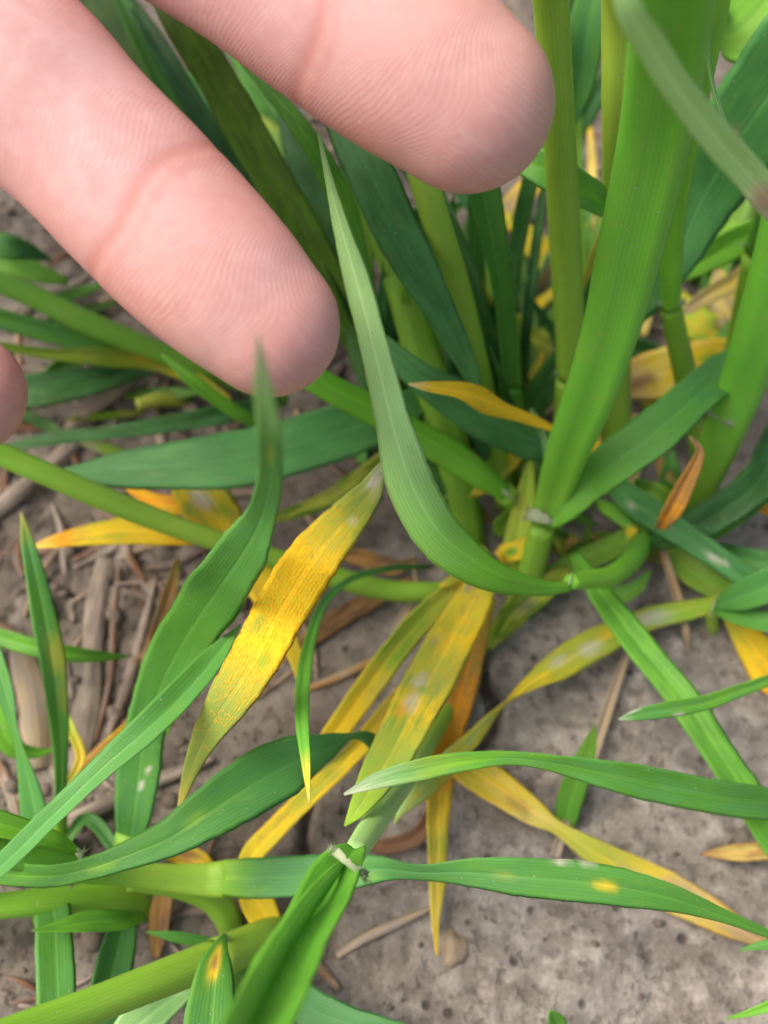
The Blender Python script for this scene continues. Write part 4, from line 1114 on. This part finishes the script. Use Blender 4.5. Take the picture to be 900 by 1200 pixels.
# low withered blades below the ring finger
low = shoot("low withered shoot lying in the litter below the ring finger", 215, 470)
stem(low, [(215, 470, 0, 18), (190, 468, 3, 18), (160, 474, 4, 14)], 'gy', 'ol')
rgl = np.random.default_rng(8)
for k in range(22):
    x0, y0 = rgl.uniform(-10, 300), rgl.uniform(300, 520)
    a = rgl.choice([rgl.uniform(2.6, 3.5), rgl.uniform(-.5, .5)])
    Ln = rgl.uniform(60, 140)
    w = rgl.uniform(8, 24)
    kind = rgl.choice(['ol', 'dd', 'g', 'bo', 'br', 'be', 'gy', 'sk', 'st'])
    p = [(x0 + math.cos(a) * Ln * q, y0 + math.sin(a) * Ln * q, 1 + 3 * q, w * s) for q, s in ((0, .4), (.35, 1), (.7, .8), (1, .1))]
    leaf(low, p, kind, 'sk' if kind in ('be', 'bo', 'st') else 'ol', roll=rgl.uniform(-25, 25), fold=rgl.uniform(.1, .5), mat=M_LEAF if kind in ('g', 'dd') else M_DRY)

# background leaves deep in the clump
deep = shoot("dark short shoot deep inside the clump behind the other stems", 560, 470, G_MAIN)
stem(deep, [(560, 470, 0, 26), (545, 400, 6, 26), (520, 310, 10, 24)], 'ol', 'dd')
rgd = np.random.default_rng(3)
for k in range(64):
    x0, y0 = rgd.uniform(420, 890), rgd.uniform(260, 610)
    a = rgd.uniform(-2.8, -.3)
    Ln = rgd.uniform(60, 130)
    h0 = rgd.uniform(2, 8)
    w = rgd.uniform(16, 42)
    p = [(x0 + math.cos(a) * Ln * q, y0 + math.sin(a) * Ln * q, h0 + (5 * q if rgd.random() < .7 else 2), w * s) for q, s in ((0, .5), (.35, 1), (.7, .8), (1, .1))]
    kind = rgd.choice(['g', 'y', 'gy', 'ol', 'dd', 'yy', 'g', 'dd', 'dd', 'dg', 'g', 'sg', 'bo', 'br'])
    leaf(nearest(x0, y0), p, kind, {'y': 'gy', 'gy': 'y', 'yy': 'be'}.get(kind, 'dg'), roll=rgd.uniform(-25, 25), fold=rgd.uniform(.1, .4), mat=M_DRY if kind in ('y', 'gy', 'yy', 'br', 'bo') else M_LEAF)
rgt = np.random.default_rng(31)
for k in range(60):                                     # thin upright blades that fill the clump
    if k < 26 or k >= 46:
        x0, y0 = rgt.uniform(430, 720), rgt.uniform(400, 560)
    elif k < 36:
        x0, y0 = rgt.uniform(780, 920), rgt.uniform(330, 470)
    else:
        x0, y0 = rgt.uniform(290, 420), rgt.uniform(300, 400)
    Ln = rgt.uniform(120, 260)
    ln = rgt.uniform(-.5, .35) if k < 36 or k >= 46 else rgt.uniform(-.8, -.4)
    w = rgt.uniform(9, 24)
    h1 = rgt.uniform(12, 42)
    kind = rgt.choice(['dd', 'dg', 'g', 'sg', 'dd', 'g', 'gy', 'ol'])
    cv = rgt.uniform(-.25, .25)
    p = [(x0 + ln * Ln * q + cv * Ln * q * q, y0 - Ln * q, 2 + h1 * q, w * s) for q, s in ((0, .6), (.3, 1), (.6, .9), (.85, .55), (1, .08))]
    leaf(nearest(x0, y0), p, kind, 'dg' if kind != 'gy' else 'y', roll=rgt.uniform(-30, 30), fold=rgt.uniform(.1, .5))
leaf(nearest(590, 395), [(590, 395, 4, 10), (612, 372, 8, 14), (640, 350, 10, 14), (662, 330, 12, 4)], 'y', 'gy', roll=10, mat=M_DRY)
leaf(nearest(560, 355), [(560, 355, 4, 18), (600, 385, 7, 30), (640, 405, 8, 32), (680, 425, 8, 14)], 'gy', 'ol', roll=-15, mat=M_DRY)
leaf(nearest(575, 255), [(575, 255, 5, 10), (600, 240, 7, 26), (625, 215, 8, 28), (650, 190, 8, 6)], 'y', 'be', roll=12, mat=M_DRY)
leaf(nearest(690, 330), [(690, 330, 5, 10), (692, 260, 10, 12), (694, 190, 14, 12), (690, 140, 16, 4)], 'yy', 'y', roll=12, mat=M_DRY)
leaf(nearest(685, 430), [(685, 430, 3, 8), (682, 330, 14, 13), (678, 220, 26, 13), (676, 120, 36, 12), (674, 60, 40, 4)], 'sg', 'g', roll=12, fold=.4)
leaf(nearest(668, 150), [(668, 150, 34, 10), (680, 95, 42, 40), (690, 30, 50, 46), (705, -40, 56, 30), (715, -90, 58, 4)], 'dg', 'g', roll=14, fold=.3)
leaf(nearest(650, 130), [(650, 130, 20, 8), (668, 60, 28, 30), (680, 0, 34, 34), (690, -60, 38, 6)], 'dd', 'dg', roll=-10, fold=.3)
leaf(nearest(670, 170), [(670, 170, 18, 8), (690, 130, 22, 24), (715, 85, 26, 24), (740, 40, 28, 6)], 'dd', 'dg', roll=-10, fold=.3)

leaf(nearest(600, 706), [(600, 706, 2, 8), (640, 680, 5, 26), (690, 655, 7, 30), (735, 632, 8, 26), (760, 612, 9, 8)], 'sg', 'ol', roll=10, fold=.3)
leaf(nearest(572, 760), [(572, 760, 2, 8), (598, 724, 4, 34), (632, 692, 6, 36), (668, 668, 7, 14)], 'gy', 'ol', roll=-10, fold=.1, mat=M_DRY, spots=[(.5, .2, 2, 'sk', .6)])
leaf(nearest(585, 690), [(585, 690, 3, 12), (604, 640, 9, 28), (616, 585, 14, 26), (622, 540, 18, 6)], 'gy', 'yg', roll=12, fold=.4, mat=M_DRY)
leaf(nearest(690, 700), [(690, 700, 3, 8), (720, 700, 5, 20), (745, 690, 6, 18), (762, 668, 7, 4)], 'g', 'sg', roll=12, fold=.4)
for k in range(26):
    x0, y0 = rgd.uniform(540, 800), rgd.uniform(585, 665)
    a = rgd.uniform(-3.0, -.1)
    Ln = rgd.uniform(40, 90)
    w = rgd.uniform(12, 30)
    kind = rgd.choice(['ol', 'sg', 'bo', 'br', 'gy', 'dd', 'g', 'br'])
    p = [(x0 + math.cos(a) * Ln * q, y0 + math.sin(a) * Ln * q * .7, 2 + 5 * q, w * s) for q, s in ((0, .4), (.35, 1), (.7, .8), (1, .1))]
    leaf(nearest(x0, y0), p, kind, 'ol', roll=rgd.uniform(-25, 25), fold=rgd.uniform(.1, .4), mat=M_DRY if kind in ('gy', 'br', 'bo') else M_LEAF)

# ------------------------------------------------------------------ dead leaves and straw on the soil
_straw = []


def litter(name, label, cat, pts, col, col2, group=None, **kw):
    o = leaf(None, pts, col, col2, name=name, mat=M_DRY, **kw)
    o["label"] = label
    o["category"] = cat
    if group:
        o["group"] = group
    return o


D = "dead leaves lying on the soil"
litter("dead_leaf", "pink brown dead leaf lying on the soil beside the tip of the rusted leaf", "dead leaf", [(330, 775, 1, 6), (372, 742, 1.5, 24), (412, 716, 2, 24), (452, 694, 2, 18), (490, 675, 2, 4)], 'bo', 'br', D, wav=.5)
litter("dead_leaf", "beige and orange dead leaf rolled beside the broad upright leaf on the left", "dead leaf", [(208, 655, 8, 6), (196, 705, 6, 24), (182, 755, 4, 26), (170, 805, 3, 24), (150, 862, 2, 20), (120, 895, 1, 4)], [(0, 'gy'), (.3, 'be'), (1, 'bo')], 'bo', D, roll=20, fold=.4)
litter("dead_leaf", "thin curled tan strip hooked toward the drooping leaf tip on the left", "dead leaf", [(206, 690, 9, 4), (194, 725, 7, 10), (176, 758, 5, 10), (152, 776, 3, 3)], 'be', 'bo', D, roll=30, fold=.5)
litter("dead_leaf", "ochre dead leaf between the left fringe leaf and the broad upright leaf", "dead leaf", [(162, 838, 2, 5), (135, 868, 2, 18), (108, 895, 2, 22), (80, 925, 1.5, 14), (62, 945, 1, 3)], 'bo', 'y', D, fold=.3)
litter("dead_leaf", "dark red brown dead leaf curled under the mottled leaf in the lower middle", "dead leaf", [(428, 990, 1, 6), (455, 992, 2, 20), (488, 980, 3, 20), (505, 955, 4, 16), (508, 930, 4, 4)], 'br', 'br', D, fold=.4)
litter("dead_leaf", "brown dead leaf under the rusted leaf just left of the ribbon leaf bend", "dead leaf", [(395, 650, 2, 6), (425, 655, 3, 22), (460, 665, 3, 20), (490, 655, 3, 5)], 'br', 'bo', D, fold=.3, wav=.6)
litter("dead_leaf", "tan shrivelled stalk hanging below the olive leaf near the right edge", "dead leaf", [(770, 625, 8, 5), (778, 655, 7, 12), (790, 695, 5, 14), (800, 730, 3, 11), (806, 758, 2, 2)], 'bo', 'be', D, roll=25, fold=.7)
litter("dead_leaf", "orange yellow dead leaf under the broad folded leaf at lower left", "dead leaf", [(185, 1000, 3, 8), (212, 1003, 5, 26), (235, 1012, 5, 26), (256, 1030, 4, 6)], 'bo', 'y', D, fold=.2)
litter("dead_leaf", "crumpled tan dead leaf standing between the lying shoots at lower left", "dead leaf", [(182, 1122, 1, 10), (186, 1085, 3, 26), (192, 1050, 4, 24), (200, 1025, 4, 6)], 'bo', 'br', D, fold=.3, wav=.7)
litter("dead_leaf", "orange dead leaf scrap at the right edge above the pointed pale shoot", "dead leaf", [(866, 575, 8, 6), (884, 585, 9, 20), (903, 594, 9, 22), (930, 604, 8, 4)], 'o', 'y', D, fold=.3)
litter("dead_leaf", "reddish dead leaf showing under the pale thick shoot at the bottom", "dead leaf", [(190, 1180, 2, 8), (215, 1160, 3, 18), (240, 1140, 3, 14), (255, 1125, 2, 3)], 'bo', 'br', D, fold=.3)
litter("dead_leaf", "pale tan dead leaf crossing behind the blurred thick shoot", "dead leaf", [(560, 330, 2, 6), (590, 345, 3, 20), (630, 352, 4, 22), (665, 348, 3, 5)], 'bo', 'be', D, fold=.3)

S = "pieces of old straw on the soil"
litter("straw", "long beige straw on the bare soil right of the hanging yellow leaves", "straw", [(650, 1005, 1, 12), (672, 940, 1.5, 13), (694, 885, 2, 14), (716, 820, 2, 13), (738, 755, 2, 9)], 'be', 'st', S, fold=.8, wav=.05, th=.5)
litter("straw", "broad grey straw slab lying upright between the two left leaves", "straw", [(126, 640, .3, 16), (119, 690, .9, 31), (108, 760, .6, 27), (102, 830, 1, 34), (88, 905, .3, 26)], 'st', 'sk', S, fold=-.25, wav=.4, th=.8)
litter("straw", "wide grey straw at the left edge under the thin drooping leaf", "straw", [(18, 742, .9, 14), (30, 780, 1.6, 34), (40, 830, 1.8, 38), (46, 900, 1.2, 30)], 'st', 'be', S, fold=-.2, wav=.4, th=.8)
litter("straw", "thin grey straw slanting right of the broad grey slab", "straw", [(182, 680, 1, 6), (168, 740, 1.5, 14), (150, 800, 1.5, 15), (128, 860, 1, 8)], 'sk', 'st', S, fold=-.4, wav=.1, th=.6)
litter("straw", "brown grey straw along the edge of the broad slab", "straw", [(140, 665, .2, 5), (134, 720, .8, 9), (130, 790, .4, 10), (112, 870, .3, 5)], 'sk', 'br', S, fold=-.4, wav=.1, th=.6)
litter("straw", "pale straw crossing the upper left edge below the little finger", "straw", [(-20, 610, 1, 20), (20, 578, 2, 22), (60, 545, 2, 22), (105, 500, 2, 16)], 'st', 'sk', S, fold=-.4, wav=.1, th=.6)
litter("straw", "beige straw under the dark leaf between ring and little fingertips", "straw", [(70, 512, 2, 10), (105, 478, 3, 22), (140, 452, 3, 22), (185, 425, 2, 10)], 'be', 'st', S, fold=-.4, wav=.1, th=.6)
litter("straw", "thin tan straw on the soil left of the lower middle shoot", "straw", [(395, 1120, .6, 8), (430, 1098, 1, 12), (470, 1080, 1, 12), (510, 1062, .6, 5)], 'be', 'st', S, fold=-.3, wav=.1, th=.4)
litter("straw", "thin tan straw lying beside the narrow yellow green hanging leaf", "straw", [(345, 812, .6, 6), (385, 798, 1, 10), (425, 780, 1, 10), (462, 762, .6, 4)], 'bo', 'be', S, fold=-.3, wav=.1, th=.4)
litter("straw", "grey straw lying under the broad folded leaf at lower left", "straw", [(40, 985, 1, 12), (75, 965, 1.5, 18), (130, 940, 1.5, 20), (190, 912, 1.5, 18), (250, 890, 1, 8)], 'st', 'sk', S, fold=-.3, wav=.1, th=.6)
litter("straw", "pale straw showing in the gap between the two long fingers", "straw", [(252, 130, 2, 10), (262, 160, 3, 15), (275, 195, 3, 14), (290, 225, 2, 8)], 'be', 'yy', S, fold=-.3, wav=.1, th=.5)
litter("straw", "light curled stalk on the soil left of the hanging yellow leaves", "straw", [(484, 660, 5, 3), (487, 680, 4, 5), (494, 694, 3, 7), (478, 712, 2, 10), (462, 740, 1, 8)], 'st', 'be', S, fold=.5, wav=.1, th=.4)
rgs = np.random.default_rng(21)
k = 0
bits = []
while k < 260:
    x, y = rgs.uniform(-70, 60), rgs.uniform(-5, 185)
    if x > -8 and y < 92:
        continue
    a = rgs.uniform(0, math.pi)
    L = rgs.uniform(4, 18)
    w = rgs.uniform(.5, 2.0)
    pts = []
    bend = rgs.uniform(-.5, .5)
    for q in (-.5, -.15, .2, .5):
        xx, yy = x + math.cos(a + bend * q) * L * q, y + math.sin(a + bend * q) * L * q
        z = gz(xx, yy) + .5
        d = np.array([xx, yy, z]) - CAMP
        dp = d @ FW
        pts.append((450 + FPX * (d @ RT) / dp, 600 - FPX * (d @ UP) / dp, .7, w * (.5 if abs(q) == .5 else 1) * FPX / dp))
    c = rgs.choice(['st', 'be', 'sk', 'sk', 'br', 'br'])
    bits.append(leaf(None, pts, c, rgs.choice(['st', 'sk', 'be', 'br']), name="straw_litter", mat=M_DRY, fold=-.3, wav=.15, th=.4, per=4))
    k += 1
with bpy.context.temp_override(active_object=bits[0], object=bits[0], selected_objects=bits, selected_editable_objects=bits):
    bpy.ops.object.join()
bits[0]["kind"] = "stuff"
bits[0]["label"] = "litter of short broken straw bits strewn over the soil among the shoots"
bits[0]["category"] = "straw litter"


def pebble(label, px, py, r, squash, mat, seed):
    rg = np.random.default_rng(seed)
    c = at(px, py, 0)
    c = np.array([c[0], c[1], gz(c[0], c[1]) + r * 0.1])
    V, F = [], []
    n, m = 9, 14
    for i in range(n + 1):
        th = math.pi * i / n
        for j in range(m):
            ph = 2 * math.pi * j / m
            d = np.array([math.sin(th) * math.cos(ph), math.sin(th) * math.sin(ph) * squash, math.cos(th) * .62])
            q = 1 + .16 * math.sin(d[0] * 4 + seed) + .13 * math.sin(d[1] * 5 + 2 * seed) + .1 * math.sin(d[2] * 7 + seed * 3)
            V.append(c + d * r * q)
    for i in range(n):
        for j in range(m):
            a, b = i * m, (i + 1) * m
            F.append((a + j, b + j, b + (j + 1) % m, a + (j + 1) % m))
    o = mesh_obj("pebble", V, F, mat, origin=c)
    o["label"] = label
    o["category"] = "pebble"


pebble("small tan pebble at the thread end of the rusty orange leaf", 532, 1110, 1.9, 1.25, M_PEB, 3)
